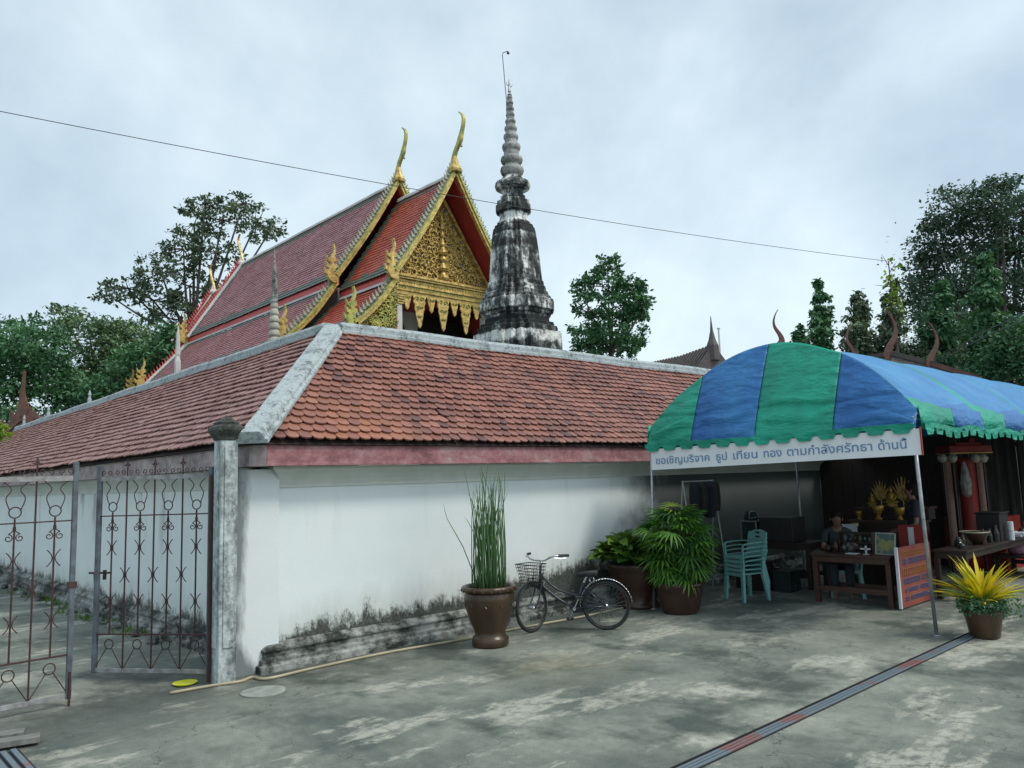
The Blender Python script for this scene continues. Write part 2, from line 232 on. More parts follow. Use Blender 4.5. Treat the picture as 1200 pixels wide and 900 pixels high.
MT = dict(
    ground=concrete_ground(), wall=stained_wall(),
    plinth=mould_stone('mouldy_plinth', (0.34, 0.36, 0.34), (0.022, 0.027, 0.024), 0.45, 0.60, 1.6, 30, (1, 1, 2), 0.5, 0.02),
    pillar=mould_stone('mouldy_pillar', (0.50, 0.57, 0.57), (0.07, 0.085, 0.085), 0.38, 0.56, 3.2, 30, (1, 1, 0.25), 0.5, 0.02),
    cap=mould_stone('dark_capital', (0.13, 0.14, 0.12), (0.02, 0.022, 0.02), 0.4, 0.65, 8, 30),
    ridge=mould_stone('ridge_mortar', (0.38, 0.44, 0.45), (0.07, 0.08, 0.08), 0.36, 0.50, 5.0, 30, (1, 1, 1), 0.5, 0.02, (0.24, 0.28, 0.29)),
    chedi=mould_stone('mouldy_stucco', (0.74, 0.76, 0.73), (0.016, 0.02, 0.02), 0.43, 0.55, 1.0, 10, (1.8, 1.8, 0.5), 0.9, 0.06, (0.13, 0.14, 0.135), [(5.0, -.05), (5.40, -.06), (5.43, -.05), (5.55, -.05), (5.66, .03), (5.86, .04), (5.90, -.07), (6.30, -.10), (6.36, .01), (6.75, .0), (8.3, .01), (8.42, -.06), (8.50, -.05), (8.75, .02), (8.80, -.09), (9.08, -.03), (9.14, .08), (9.38, .08), (9.42, -.05), (9.80, .0)]),
    chedi_top=mould_stone('grey_stucco', (0.40, 0.42, 0.39), (0.05, 0.055, 0.05), 0.40, 0.60, 1.6, 10, (1, 1, 0.7), 0.7, 0.05, (0.29, 0.30, 0.28)),
    fascia=mould_stone('faded_red_fascia', (0.36, 0.25, 0.25), (0.17, 0.08, 0.085), 0.36, 0.60, 1.7, 30, (1, 1, 3), 0.2, 0.01, (0.32, 0.14, 0.155)),
    fascia_grey=mould_stone('grey_pink_fascia', (0.42, 0.36, 0.36), (0.16, 0.12, 0.12), 0.34, 0.6, 1.5, 30, (1, 1, 1), 0.2, 0.01),
    cornice=pm('pale_green_cornice', (0.50, 0.55, 0.51), (0.60, 0.64, 0.60), 2, 0.8),
    tile=tile_mat('terracotta_tile', [(0.19, 0.08, 0.062), (0.28, 0.115, 0.082), (0.23, 0.095, 0.072), (0.33, 0.145, 0.105), (0.20, 0.082, 0.065), (0.12, 0.058, 0.052)], 0.5, (0.045, 0.035, 0.035), 0.52, 0.68, orange=(0.42, 0.17, 0.08)),
    tile_pink=tile_mat('pink_terracotta_tile', [(0.34, 0.185, 0.165), (0.25, 0.12, 0.10), (0.38, 0.215, 0.19), (0.20, 0.10, 0.09)], 0.6, (0.07, 0.055, 0.055), 0.60, 0.75),
    deck=pm('dark_roof_deck', (0.05, 0.03, 0.028), (0.03, 0.02, 0.02), 5, 0.9),
    tt_pink=tile_mat('temple_pink_tile', [(0.30, 0.09, 0.11), (0.38, 0.17, 0.18), (0.24, 0.07, 0.085), (0.34, 0.12, 0.12)], 0.45, (0.12, 0.09, 0.10), 0.55, 0.8, border=(0.085, 0.12, 0.095), wscale=0.4),
    tt_red=tile_mat('temple_red_tile', [(0.42, 0.06, 0.035), (0.34, 0.045, 0.03), (0.46, 0.09, 0.05)], 0.45, (0.12, 0.05, 0.05), 0.6, 0.8, border=(0.085, 0.12, 0.09), wscale=0.4),
    red_band=pm('red_painted_band', (0.60, 0.07, 0.065), (0.46, 0.06, 0.06), 3, 0.5),
    maroon=pm('maroon_soffit', (0.36, 0.03, 0.022), (0.26, 0.022, 0.018), 2, 0.6),
    white=pm('white_plaster', (0.66, 0.67, 0.66), (0.50, 0.51, 0.50), 1.2, 0.8),
    gold=pm('aged_gold', (0.70, 0.52, 0.17), (0.30, 0.20, 0.05), 7, 0.42, 0.35, 0.4, bd=0.03),
    gold_green=pm('green_gold', (0.55, 0.50, 0.12), (0.22, 0.26, 0.08), 4, 0.45, 0.3, 0.4, bd=0.03),
    mirror=pm('blue_glass_inlay', (0.04, 0.16, 0.30), (0.03, 0.10, 0.16), 8, 0.2),
    inlay_red=pm('dark_red_ground', (0.36, 0.22, 0.06), (0.20, 0.09, 0.03), 4, 0.5),
    grey_fin=pm('weathered_grey_fin', (0.42, 0.44, 0.33), (0.20, 0.23, 0.17), 5, 0.6),
    dark=pm('dark_interior', (0.012, 0.01, 0.01), (0.008, 0.007, 0.007), 3, 0.8),
    dark_wood=pm('dark_wood', (0.032, 0.02, 0.015), (0.018, 0.012, 0.01), 9, 0.5, stretch=(1, 1, 6)),
    red_wood=pm('reddish_wood', (0.075, 0.033, 0.025), (0.045, 0.021, 0.016), 9, 0.45, stretch=(1, 1, 6)),
    dark_tile=pm('dark_shingle', (0.12, 0.10, 0.095), (0.07, 0.06, 0.06), 6, 0.7),
    brown_fin=pm('brown_finial', (0.17, 0.075, 0.05), (0.09, 0.042, 0.032), 4, 0.5),
    rust=pm('rusty_iron', (0.075, 0.032, 0.027), (0.035, 0.02, 0.019), 25, 0.7),
    gate_blue=pm('slate_painted_post', (0.13, 0.165, 0.20), (0.07, 0.075, 0.085), 9, 0.6),
    gate_grey=pm('grey_painted_rail', (0.33, 0.34, 0.35), (0.17, 0.16, 0.15), 12, 0.6),
    steel=pm('galvanised_steel', (0.40, 0.43, 0.44), (0.26, 0.28, 0.29), 12, 0.4, 0.6),
    drain=pm('drain_bar_paint', (0.12, 0.16, 0.185), (0.19, 0.095, 0.09), 2.2, 0.5, lo=0.56, hi=0.60),
    rim_dark=pm('dull_rim', (0.10, 0.10, 0.105), (0.06, 0.055, 0.055), 20, 0.5, 0.6),
    black=pm('black_rubber', (0.02, 0.02, 0.022), (0.012, 0.012, 0.013), 20, 0.55),
    bike=pm('dark_blue_enamel', (0.02, 0.028, 0.05), (0.015, 0.018, 0.025), 8, 0.25),
    chrome=pm('chrome', (0.62, 0.65, 0.68), (0.45, 0.47, 0.5), 30, 0.22, 0.9),
    canvas_green=canvas_mat('green_canvas', (0.0, 0.24, 0.155), (0.0, 0.36, 0.24)),
    canvas_blue=canvas_mat('blue_canvas', (0.008, 0.11, 0.34), (0.03, 0.20, 0.46)),
    canvas_blue_lit=canvas_mat('lit_blue_canvas', (0.015, 0.17, 0.42), (0.05, 0.26, 0.52)),  # lighter copy of the blue cloth, light on the barrel top put into the colour
    banner=pm('white_banner_vinyl', (0.76, 0.79, 0.82), (0.70, 0.73, 0.76), 2, 0.4, bs=0.05),
    banner_ink=pm('blue_banner_ink', (0.09, 0.22, 0.40), (0.12, 0.27, 0.45), 30, 0.5, bs=0),
    pot=pm('brown_glazed_clay', (0.075, 0.040, 0.018), (0.028, 0.022, 0.014), 4, 0.32, lo=0.3, hi=0.7, stretch=(1, 1, .5)),
    pot_dark=pm('dark_glazed_clay', (0.06, 0.028, 0.018), (0.03, 0.018, 0.014), 4, 0.35),
    soil=pm('potting_soil', (0.03, 0.022, 0.015), (0.015, 0.012, 0.01), 20, 0.95),
    plastic=pm('teal_plastic', (0.17, 0.40, 0.38), (0.13, 0.34, 0.33), 3, 0.4, bs=0),
    hose=pm('yellowed_pvc_hose', (0.40, 0.36, 0.24), (0.27, 0.24, 0.17), 3, 0.5),
    yellow=pm('yellow_plastic', (0.66, 0.68, 0.03), (0.52, 0.54, 0.03), 4, 0.35, bs=0),
    patch=pm('pale_concrete_patch', (0.30, 0.32, 0.29), (0.20, 0.22, 0.20), 9, 0.85, bs=0.4),
    bark=pm('bark', (0.15, 0.13, 0.11), (0.08, 0.07, 0.06), 9, 0.9, bs=0.6, bd=0.03, stretch=(1, 1, .3)),
    leaf_dark=leaf_mat('dark_leaves', (0.025, 0.065, 0.048), (0.10, 0.17, 0.115)),
    leaf_mid=leaf_mat('mid_green_leaves', (0.035, 0.11, 0.055), (0.12, 0.27, 0.13)),
    leaf_soft=leaf_mat('soft_grey_green_leaves', (0.08, 0.15, 0.085), (0.20, 0.30, 0.16)),
    leaf_olive=leaf_mat('olive_leaves', (0.06, 0.10, 0.065), (0.17, 0.24, 0.15)),
    leaf_palm=leaf_mat('palm_leaves', (0.015, 0.07, 0.012), (0.14, 0.33, 0.045)),
    leaf_broad=leaf_mat('broad_leaves', (0.035, 0.10, 0.018), (0.15, 0.26, 0.035), rough=0.35),
    leaf_yellow=leaf_mat('yellow_striped_leaves', (0.55, 0.48, 0.02), (0.85, 0.64, 0.03), 0.25),
    leaf_lime=leaf_mat('lime_leaves', (0.12, 0.24, 0.03), (0.32, 0.42, 0.05), 0.25),
    reed=leaf_mat('reed_green', (0.045, 0.11, 0.04), (0.10, 0.20, 0.07), 0.05),
    grass=leaf_mat('grass_blades', (0.05, 0.12, 0.02), (0.12, 0.24, 0.04)),
    skin=pm('skin', (0.20, 0.11, 0.075), (0.17, 0.095, 0.065), 6, 0.5, bs=0),
    hair=pm('black_hair', (0.012, 0.01, 0.01), (0.02, 0.016, 0.014), 40, 0.85, spec=0.1),
    shirt_grey=pm('grey_green_shirt', (0.035, 0.045, 0.05), (0.025, 0.032, 0.035), 5, 0.85),
    shirt_navy=pm('navy_shirt', (0.02, 0.028, 0.045), (0.015, 0.02, 0.03), 5, 0.85),
    skirt=pm('maroon_cloth', (0.12, 0.03, 0.02), (0.09, 0.03, 0.015), 14, 0.85),
    board_red=pm('orange_red_board', (0.28, 0.075, 0.045), (0.20, 0.045, 0.04), 3, 0.6),
    board_blue=pm('blue_board_print', (0.09, 0.11, 0.22), (0.07, 0.09, 0.18), 30, 0.6, bs=0),
    board_orange=pm('orange_board_print', (0.36, 0.15, 0.045), (0.30, 0.11, 0.03), 30, 0.6, bs=0),
    yellow_gold=pm('bright_gold_leaf', (0.45, 0.30, 0.05), (0.26, 0.16, 0.03), 9, 0.35, 0.4),
    shrine_red=pm('shrine_red_paint', (0.32, 0.022, 0.018), (0.22, 0.018, 0.015), 4, 0.5),
    globe=pm('frosted_globe', (0.40, 0.37, 0.33), (0.33, 0.30, 0.27), 5, 0.3, bs=0),
    pole_pink=pm('faded_painted_column', (0.26, 0.10, 0.08), (0.25, 0.20, 0.16), 11, 0.6, stretch=(1, 1, 3)),
    zinc=pm('weathered_fence_sheet', (0.075, 0.07, 0.062), (0.035, 0.033, 0.03), 3, 0.8, stretch=(1, 1, .3)),
    paper=pm('white_paper', (0.65, 0.70, 0.74), (0.55, 0.6, 0.65), 4, 0.6, bs=0),
    glass=pm('cabinet_glass', (0.03, 0.045, 0.045), (0.02, 0.03, 0.03), 4, 0.08, bs=0),
    wire=pm('black_cable_sheath', (0.03, 0.035, 0.04), None, 4, 0.5, bs=0),
    picture=pm('yellow_green_print', (0.05, 0.11, 0.10), (0.24, 0.24, 0.07), 9, 0.4, lo=0.48, hi=0.56, bs=0),
    plank=pm('weathered_plank', (0.21, 0.215, 0.20), (0.10, 0.105, 0.10), 5, 0.85, stretch=(1, 8, 1)),
    pink=pm('pink_cloth', (0.45, 0.25, 0.32), (0.3, 0.12, 0.2), 20, 0.8),
)
# ------------------------------------------------------------------ mesh helpers
class MB:
    def __init__(s): s.v = []; s.f = []
    def add(s, vs, fs):
        o = len(s.v); s.v += [tuple(p) for p in vs]; s.f += [tuple(i + o for i in f) for f in fs]; return s
    def box(s, x0, x1, y0, y1, z0, z1):
        return s.add([(x0, y0, z0), (x1, y0, z0), (x1, y1, z0), (x0, y1, z0), (x0, y0, z1), (x1, y0, z1), (x1, y1, z1), (x0, y1, z1)],
                     [(0, 3, 2, 1), (4, 5, 6, 7), (0, 1, 5, 4), (1, 2, 6, 5), (2, 3, 7, 6), (3, 0, 4, 7)])
    def bar(s, a, b, w, h, up=(0, 0, 1)):
        a = Vector(a); b = Vector(b); d = (b - a).normalized(); side = d.cross(Vector(up))
        if side.length < 1e-4: side = d.cross(Vector((1, 0, 0)))
        side.normalize(); u = side.cross(d); vs = []
        for p in (a, b):
            for i, j in ((-1, -1), (1, -1), (1, 1), (-1, 1)): vs.append(p + side * (i * w / 2) + u * (j * h / 2))
        return s.add(vs, [(3, 2, 1, 0), (4, 5, 6, 7), (0, 1, 5, 4), (1, 2, 6, 5), (2, 3, 7, 6), (3, 0, 4, 7)])
    def tube(s, pts, r, n=6, caps=True):
        pts = [Vector(p) for p in pts]; rs = r if isinstance(r, (list, tuple)) else [r] * len(pts)
        vs = []; fs = []; prev = None
        for i, p in enumerate(pts):
            d = (pts[min(i + 1, len(pts) - 1)] - pts[max(i - 1, 0)])
            d = d.normalized() if d.length > 1e-9 else Vector((0, 0, 1))
            if prev is None:
                prev = d.cross(Vector((0, 0, 1)))
                if prev.length < 0.05: prev = d.cross(Vector((1, 0, 0)))
            prev = (prev - d * prev.dot(d)).normalized(); b = d.cross(prev)
            for k in range(n):
                a = 2 * PI * k / n; vs.append(p + (prev * math.cos(a) + b * math.sin(a)) * rs[i])
        for i in range(len(pts) - 1):
            for k in range(n):
                k2 = (k + 1) % n; fs.append((i * n + k, i * n + k2, (i + 1) * n + k2, (i + 1) * n + k))
        if caps: fs.append(tuple(range(n - 1, -1, -1))); fs.append(tuple((len(pts) - 1) * n + k for k in range(n)))
        return s.add(vs, fs)
    def lathe(s, prof, n=20, c=(0, 0, 0), shape=None, caps=True):
        vs = []; fs = []
        for r, z in prof:
            for k in range(n):
                a = 2 * PI * k / n; q = shape(a) if shape else 1.0
                vs.append((c[0] + r * q * math.cos(a), c[1] + r * q * math.sin(a), c[2] + z))
        for i in range(len(prof) - 1):
            for k in range(n):
                k2 = (k + 1) % n; fs.append((i * n + k, i * n + k2, (i + 1) * n + k2, (i + 1) * n + k))
        if caps: fs.append(tuple(range(n - 1, -1, -1))); fs.append(tuple((len(prof) - 1) * n + k for k in range(n)))
        return s.add(vs, fs)
    def prism(s, poly, a, b):
        "poly: list of 3D points; extruded by vector b-a"
        d = Vector(b) - Vector(a); n = len(poly); p0 = [Vector(p) for p in poly]; vs = p0 + [p + d for p in p0]
        fs = [tuple(range(n - 1, -1, -1)), tuple(range(n, 2 * n))] + [(i, (i + 1) % n, (i + 1) % n + n, i + n) for i in range(n)]
        return s.add(vs, fs)
    def xf(s, m):
        s.v = [tuple(m @ Vector(p)) for p in s.v]; return s
    def mesh(s, name, smooth=False):
        me = bpy.data.meshes.new(name); me.from_pydata(s.v, [], s.f); me.update()
        if smooth: me.polygons.foreach_set('use_smooth', [True] * len(me.polygons))
        return me
def link(name, me, mat=None, parent=None, smooth=False, local=False, bevel=0, **props):
    if isinstance(me, MB): me = me.mesh(name, smooth)
    if mat is not None and len(me.materials) == 0: me.materials.append(MT[mat] if isinstance(mat, str) else mat)
    o = bpy.data.objects.new(name, me); COL.objects.link(o)
    if parent is not None:
        o.parent = parent
        if not local: o.location = -wloc(parent)
    if bevel:
        b = o.modifiers.new('bevel', 'BEVEL'); b.width = bevel; b.segments = 2; b.limit_method = 'ANGLE'
    for k, v in props.items(): o[k] = v
    return o
def wloc(o):
    "translation of an unrotated parent chain"
    r = Vector((0, 0, 0))
    while o is not None: r += o.location; o = o.parent
    return r
def thing(name, label, cat, loc=(0, 0, 0), rz=0, group=None):
    o = bpy.data.objects.new(name, None); COL.objects.link(o); o.empty_display_size = 0.2
    o.location = loc; o.rotation_euler = (0, 0, rz); o['label'] = label; o['category'] = cat
    if group: o['group'] = group
    return o
def tag(o, label, cat, group=None, kind=None):
    o['label'] = label; o['category'] = cat
    if group: o['group'] = group
    if kind: o['kind'] = kind
    return o
def copy_tree(o, parent=None):
    c = o.copy(); COL.objects.link(c); c.parent = parent
    for ch in list(o.children): copy_tree(ch, c)
    return c
def arc(c, r, a0, a1, n, u=(1, 0, 0), v=(0, 0, 1)):
    c = Vector(c); u = Vector(u); v = Vector(v)
    return [c + u * (r * math.cos(a0 + (a1 - a0) * i / n)) + v * (r * math.sin(a0 + (a1 - a0) * i / n)) for i in range(n + 1)]
def flat_shape(poly2, org, ex, ey, thick, en):
    "outline in a plane, given thickness along en"
    org = Vector(org); ex = Vector(ex); ey = Vector(ey); en = Vector(en)
    p = [org + ex * a + ey * b - en * thick / 2 for a, b in poly2]; m = MB(); m.prism(p, (0, 0, 0), en * thick); return m
def ribbon_shape(center, widths):
    "outline polygon round a bent centre line"
    l = []; r = []
    for i, (p, w) in enumerate(zip(center, widths)):
        a = center[max(i - 1, 0)]; b = center[min(i + 1, len(center) - 1)]
        dx, dy = b[0] - a[0], b[1] - a[1]; q = math.hypot(dx, dy) or 1; nx, ny = -dy / q, dx / q
        l.append((p[0] + nx * w / 2, p[1] + ny * w / 2)); r.append((p[0] - nx * w / 2, p[1] - ny * w / 2))
    return l + r[::-1]
def smooth_line(pts, k=4):
    out_ = []
    n = len(pts)
    for i in range(n - 1):
        p0 = pts[max(i - 1, 0)]; p1 = pts[i]; p2 = pts[i + 1]; p3 = pts[min(i + 2, n - 1)]
        for j in range(k):
            t = j / k
            out_.append(tuple(0.5 * (2 * b + (c - a) * t + (2 * a - 5 * b + 4 * c - d) * t * t + (3 * b - a - 3 * c + d) * t ** 3) for a, b, c, d in zip(p0, p1, p2, p3)))
    out_.append(tuple(pts[-1])); return out_
# ------------------------------------------------------------------ ground
NX = 140
xs = np.concatenate([[-600, -120, -40, -12], np.linspace(-6, 18, 64), [24, 40, 80, 160, 600]])
ys = np.concatenate([[-600, -120, -30, -12], np.linspace(-9, 14, 60), [20, 30, 60, 120, 600]])
gx, gy = np.meshgrid(xs, ys); inner = (np.abs(gx - 6) < 12) & (np.abs(gy - 2) < 12)
gz = np.zeros_like(gx)
vs = np.stack([gx, gy, gz], -1).reshape(-1, 3); w_ = len(xs)
fs = [(j * w_ + i, j * w_ + i + 1, (j + 1) * w_ + i + 1, (j + 1) * w_ + i) for j in range(len(ys) - 1) for i in range(w_ - 1)]
gm = MB(); gm.v = [tuple(p) for p in vs]; gm.f = fs
link('ground', gm, 'ground', kind='structure')
# ------------------------------------------------------------------ roof tile machinery
def tile_template(w, row, t):
    Lg = row * 1.3
    o = [(-.48 * w, Lg), (-.48 * w, .40 * row), (-.38 * w, .13 * row), (-.15 * w, 0), (.15 * w, 0), (.38 * w, .13 * row), (.48 * w, .40 * row), (.48 * w, Lg)]
    lift = 1.9 * t
    def z(s): return lift * (1 - s / Lg)
    vs = [(a, s, z(s) + t) for a, s in o] + [(a, s, z(s)) for a, s in o[:8]]
    fs = [tuple(range(8))] + [(i + 1, i, i + 8, i + 9) for i in range(7)]
    return np.array(vs), fs
def tile_field(org, ud, sd, ulen, slen, w, row, t, clip, name, mat, parent, pick=None, npick=0, border=None, jit=1.0):
    org = np.array(org, float); ud = np.array(ud, float); sd = np.array(sd, float); ud /= np.linalg.norm(ud); sd /= np.linalg.norm(sd)
    nd = np.cross(ud, sd)
    if nd[2] < 0: nd = -nd
    tv, tf = tile_template(w, row, t)
    flip = np.dot(np.cross(ud, sd), nd) < 0
    if flip: tf = [tuple(reversed(f)) for f in tf]
    cells = []
    for j in range(int(slen / row)):
        s0 = j * row
        for i in range(int(ulen / w) + 1):
            u = (i + (0.5 if j % 2 else 0)) * w + rng.normal(0, .012 * w * jit)
            if clip and not clip(u, s0 + row * .5): continue
            if u > ulen + w * .3: continue
            a = rng.normal(0, .03 * jit); li = abs(rng.normal(0, .004 * jit)); ds = rng.normal(0, .02 * row * jit)
            q = rng.random()
            if q < .03 * jit: a += rng.normal(0, .12); ds -= rng.uniform(.1, .35) * row; li += .008
            cells.append((u, s0 + ds, a, li))
    cells = np.array(cells); cells[:, 1] += .012 * jit * np.sin(cells[:, 0] * 2.3 + 1) * np.sin(cells[:, 0] * .7) + .008 * np.sin(cells[:, 0] * 5.1)
    cells[:, 3] += .008 * jit * (1 + np.sin(cells[:, 0] * 1.3 + cells[:, 1] * 2.1)) 
    pos = org + cells[:, :1] * ud + cells[:, 1:2] * sd + cells[:, 3:4] * nd
    chosen = []
    if npick:
        view = pos - np.array(CAM); dist = np.linalg.norm(view, axis=1); area = np.abs(view @ nd) / dist ** 3
        vis = np.array([pick(p) for p in pos]); area = np.where(vis, area, 0)
        chosen = list(np.argsort(-area)[:npick])
        me = bpy.data.meshes.new(name); me.from_pydata([tuple(p) for p in tv], [], tf); me.update(); me.materials.append(MT[mat])
        pl = wloc(parent)
        for k in chosen:
            u, s0, a, li = cells[k]; ca, sa = math.cos(a), math.sin(a)
            e1 = ud * ca + sd * sa; e2 = sd * ca - ud * sa; m = Matrix.Identity(4)
            for r in range(3): m[r][0] = e1[r]; m[r][1] = e2[r]; m[r][2] = nd[r]; m[r][3] = pos[k][r] - pl[r]
            o = bpy.data.objects.new(name, me); COL.objects.link(o); o.parent = parent; o.matrix_local = m
    rest = np.ones(len(cells), bool); rest[chosen] = False; idx = np.nonzero(rest)[0]; n = len(idx); nv = len(tv)
    ca = np.cos(cells[idx, 2])[:, None]; sa = np.sin(cells[idx, 2])[:, None]
    e1 = ud * ca + sd * sa; e2 = sd * ca - ud * sa
    V = pos[idx][:, None, :] + tv[None, :, 0:1] * e1[:, None, :] + tv[None, :, 1:2] * e2[:, None, :] + tv[None, :, 2:3] * nd
    V = V.reshape(-1, 3)
    F_ = [tuple(i + b * nv for i in f) for b in range(n) for f in tf]
    me = bpy.data.meshes.new(name); me.from_pydata(V.tolist(), [], F_); me.update()
    a_ = me.attributes.new('tint', 'FLOAT', 'POINT'); a_.data.foreach_set('value', np.repeat(rng.random(n), nv).astype(np.float32))
    if border is not None:
        b_ = me.attributes.new('border', 'FLOAT', 'POINT')
        bv = np.array([1.0 if border(*cells[k][:2]) else 0.0 for k in idx]); b_.data.foreach_set('value', np.repeat(bv, nv).astype(np.float32))
    o = link(name, me, mat, parent); o['kind'] = 'stuff'; return o
# ------------------------------------------------------------------ cloister (gallery) with its two wings
EZ, RZ, EO, RI = 2.375, 4.12, 0.32, 1.8       # eave and ridge heights, eave overhang, ridge distance from the wall
XE, YE = 15.0, 22.8
cl = thing('cloister', 'low white walled temple gallery with red clay tile roof turning a corner', 'gallery', (0, 0, 0))
def sweep_right(prof, x0, x1):
    "prof: (offset outward, z); start mitred at the corner"
    m = MB(); n = len(prof)
    vs = [(max(x0, -50) if x0 is not None else -o, -o, z) for o, z in prof] + [(x1, -o, z) for o, z in prof]
    m.add(vs, [tuple(range(n))[::-1], tuple(range(n, 2 * n))] + [(i, (i + 1) % n, (i + 1) % n + n, i + n) for i in range(n)]); return m
def sweep_L(prof, side, x0=0.0, far=15.0):
    m = MB(); n = len(prof)
    if side == 'right': vs = [(x0 - o, -o, z) for o, z in prof] + [(far, -o, z) for o, z in prof]
    else: vs = [(-o, x0 - o, z) for o, z in prof] + [(-o, far, z) for o, z in prof]
    m.add(vs, [tuple(range(n))[::-1], tuple(range(n, 2 * n))] + [(i, (i + 1) % n, (i + 1) % n + n, i + n) for i in range(n)]); return m
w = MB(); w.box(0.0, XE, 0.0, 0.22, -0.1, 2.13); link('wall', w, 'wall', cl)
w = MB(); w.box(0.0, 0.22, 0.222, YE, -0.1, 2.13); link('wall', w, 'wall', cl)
PL = [(0, -.05), (.15, -.05), (.15, .07), (.115, .085), (.115, .125), (.08, .135), (.08, .19), (.095, .20), (.095, .225), (0, .285)]
link('plinth', sweep_L([(o, z) for o, z in PL], 'right', 0, XE), 'plinth', cl, bevel=.008)
link('plinth', sweep_L([(o, z) for o, z in PL], 'left', 0, YE), 'plinth', cl, bevel=.008)
CV = [(0.002, 1.90), (.02, 1.90), (.02, 1.93), (.012, 1.935), (.03, 1.98), (.07, 2.04), (.13, 2.09), (.16, 2.10), (.16, 2.127), (.002, 2.127)]
link('cornice', sweep_L(CV, 'right', .13, XE), 'cornice', cl)
link('cornice', sweep_L(CV, 'left', .25, YE), 'cornice', cl)
FS = [(.14, 2.13), (.30, 2.13), (.30, 2.155), (.285, 2.16), (.285, 2.33), (.295, 2.335), (.295, 2.352), (.14, 2.352)]
link('fascia', sweep_L(FS, 'right', .13, XE), 'fascia', cl)
link('fascia', sweep_L(FS, 'left', .13, YE), 'fascia_grey', cl)
cbl = MB(); cbl.prism([(-.30, -.17, 2.129), (-.17, -.304, 2.129), (.0, -.0, 2.129)], (0, 0, 0), (0, 0, .222)); link('corner_block', cbl, 'fascia_grey', cl)
# roof solid: decks of both wings
def zroof(d): return EZ - .03 + (d + EO) * (RZ - EZ) / (RI + EO)
BW = 2 * RI + EO
dk = MB()
A = [(-EO + .01, -EO + .01, zroof(-EO)), (XE, -EO + .01, zroof(-EO)), (XE, RI, zroof(RI)), (RI, RI, zroof(RI))]
dk.add(A, [(0, 1, 2, 3)])
A = [(-EO + .01, -EO + .01, zroof(-EO)), (RI, RI, zroof(RI)), (RI, YE, zroof(RI)), (-EO + .01, YE, zroof(-EO))]
dk.add(A, [(0, 1, 2, 3)])
dk.add([(RI, RI, zroof(RI)), (XE, RI, zroof(RI)), (XE, BW, zroof(-EO)), (BW, BW, zroof(-EO))], [(0, 1, 2, 3)])
dk.add([(RI, RI, zroof(RI)), (BW, BW, zroof(-EO)), (BW, YE, zroof(-EO)), (RI, YE, zroof(RI))], [(0, 1, 2, 3)])
dk.add([(-EO, -EO, 2.352), (XE, -EO, 2.352), (XE, BW, 2.352), (-EO, BW, 2.352), (BW, BW, 2.352), (BW, YE, 2.352), (-EO, YE, 2.352)], [(3, 2, 1, 0), (6, 5, 4, 3)])
dk.add([(XE, -EO, EZ - .03), (XE, BW, EZ - .03), (XE, RI, zroof(RI))], [(0, 1, 2)]); dk.add([(-EO, YE, EZ - .03), (RI, YE, zroof(RI)), (BW, YE, EZ - .03)], [(0, 1, 2)])
dk.box(-EO + .02, XE, -EO + .02, BW, 2.353, 2.37)
link('roof_deck', dk, 'deck', cl)
SL = math.hypot(RI + EO, RZ - EZ); cs = (RI + EO) / SL; sn = (RZ - EZ) / SL
def vis(p):
    q = AX.T @ (p - np.array(CAM)); x = 600 + F * q[0] / q[2]; y = 450 - F * q[1] / q[2]
    return 0 < x < 815 and 0 < y < 560
TW, TR = .148, .142
tile_field((-EO, -EO, EZ), (1, 0, 0), (0, cs, sn), XE + EO, SL - .03, TW, TR, .017, lambda u, s: u > s * cs - .02, 'tile', 'tile', cl, vis, 225)
tile_field((-EO, -EO, EZ), (0, 1, 0), (cs, 0, sn), YE + EO, SL - .03, TW, TR, .018, lambda u, s: u > s * cs - .02, 'tile', 'tile_pink', cl, vis, 75)
# ridge and hip mortar
def cap_profile(wd, h): return [(-wd / 2 - .035, 0), (-wd / 2 - .035, .05), (-wd / 2, .06), (-wd / 2, h - .05), (-wd / 2 + .04, h), (wd / 2 - .04, h), (wd / 2, h - .05), (wd / 2, .06), (wd / 2 + .035, .05), (wd / 2 + .035, 0)]
def cap_run(a, b, side, upv, prof, seg=40, wob=.0025, wave=.008):
    a = Vector(a); b = Vector(b); side = Vector(side).normalized(); upv = Vector(upv).normalized(); m = MB(); n = len(prof); vs = []; fs = []
    for k in range(seg + 1):
        p = a.lerp(b, k / seg); ow = rng.normal(0, wob); oh = rng.normal(0, wob) + wave * math.sin(k * .55) * min(1, k / 4)
        for u, h in prof: vs.append(p + side * (u + ow) + upv * (h + oh))
    for k in range(seg):
        for i in range(n): fs.append((k * n + i, k * n + (i + 1) % n, (k + 1) * n + (i + 1) % n, (k + 1) * n + i))
    fs.append(tuple(range(n))[::-1]); fs.append(tuple(seg * n + i for i in range(n))); m.add(vs, fs); return m
link('ridge_cap', cap_run((RI + .09, RI, RZ - .06), (XE, RI, RZ - .06), (0, 1, 0), (0, 0, 1), cap_profile(.24, .18)), 'ridge', cl, bevel=.006)
link('ridge_cap', cap_run((RI, RI + .09, RZ - .06), (RI, YE, RZ - .06), (1, 0, 0), (0, 0, 1), cap_profile(.24, .18), 60), 'ridge', cl, bevel=.006)
ha = Vector((-EO - .03, -EO - .03, EZ - .02)); hb = Vector((RI + .03, RI + .03, RZ - .04)); hd = (hb - ha).normalized(); hs = Vector((1, -1, 0)).normalized(); hu = hs.cross(hd)
if hu.z < 0: hu = -hu
link('hip_cap', cap_run(ha, hb, hs, hu, cap_profile(.27, .14), 24, .002, 0), 'ridge', cl, bevel=.01)
# small posts standing on the far ridge
for y_ in (14.2, 18.6, 21.9):
    m = MB(); m.lathe([(.05, 0), (.05, .12), (.03, .14), (.03, .2), (.045, .22), (.01, .34)], 8, (RI, y_, RZ + .11)); link('ridge_stud', m, 'ridge', cl)
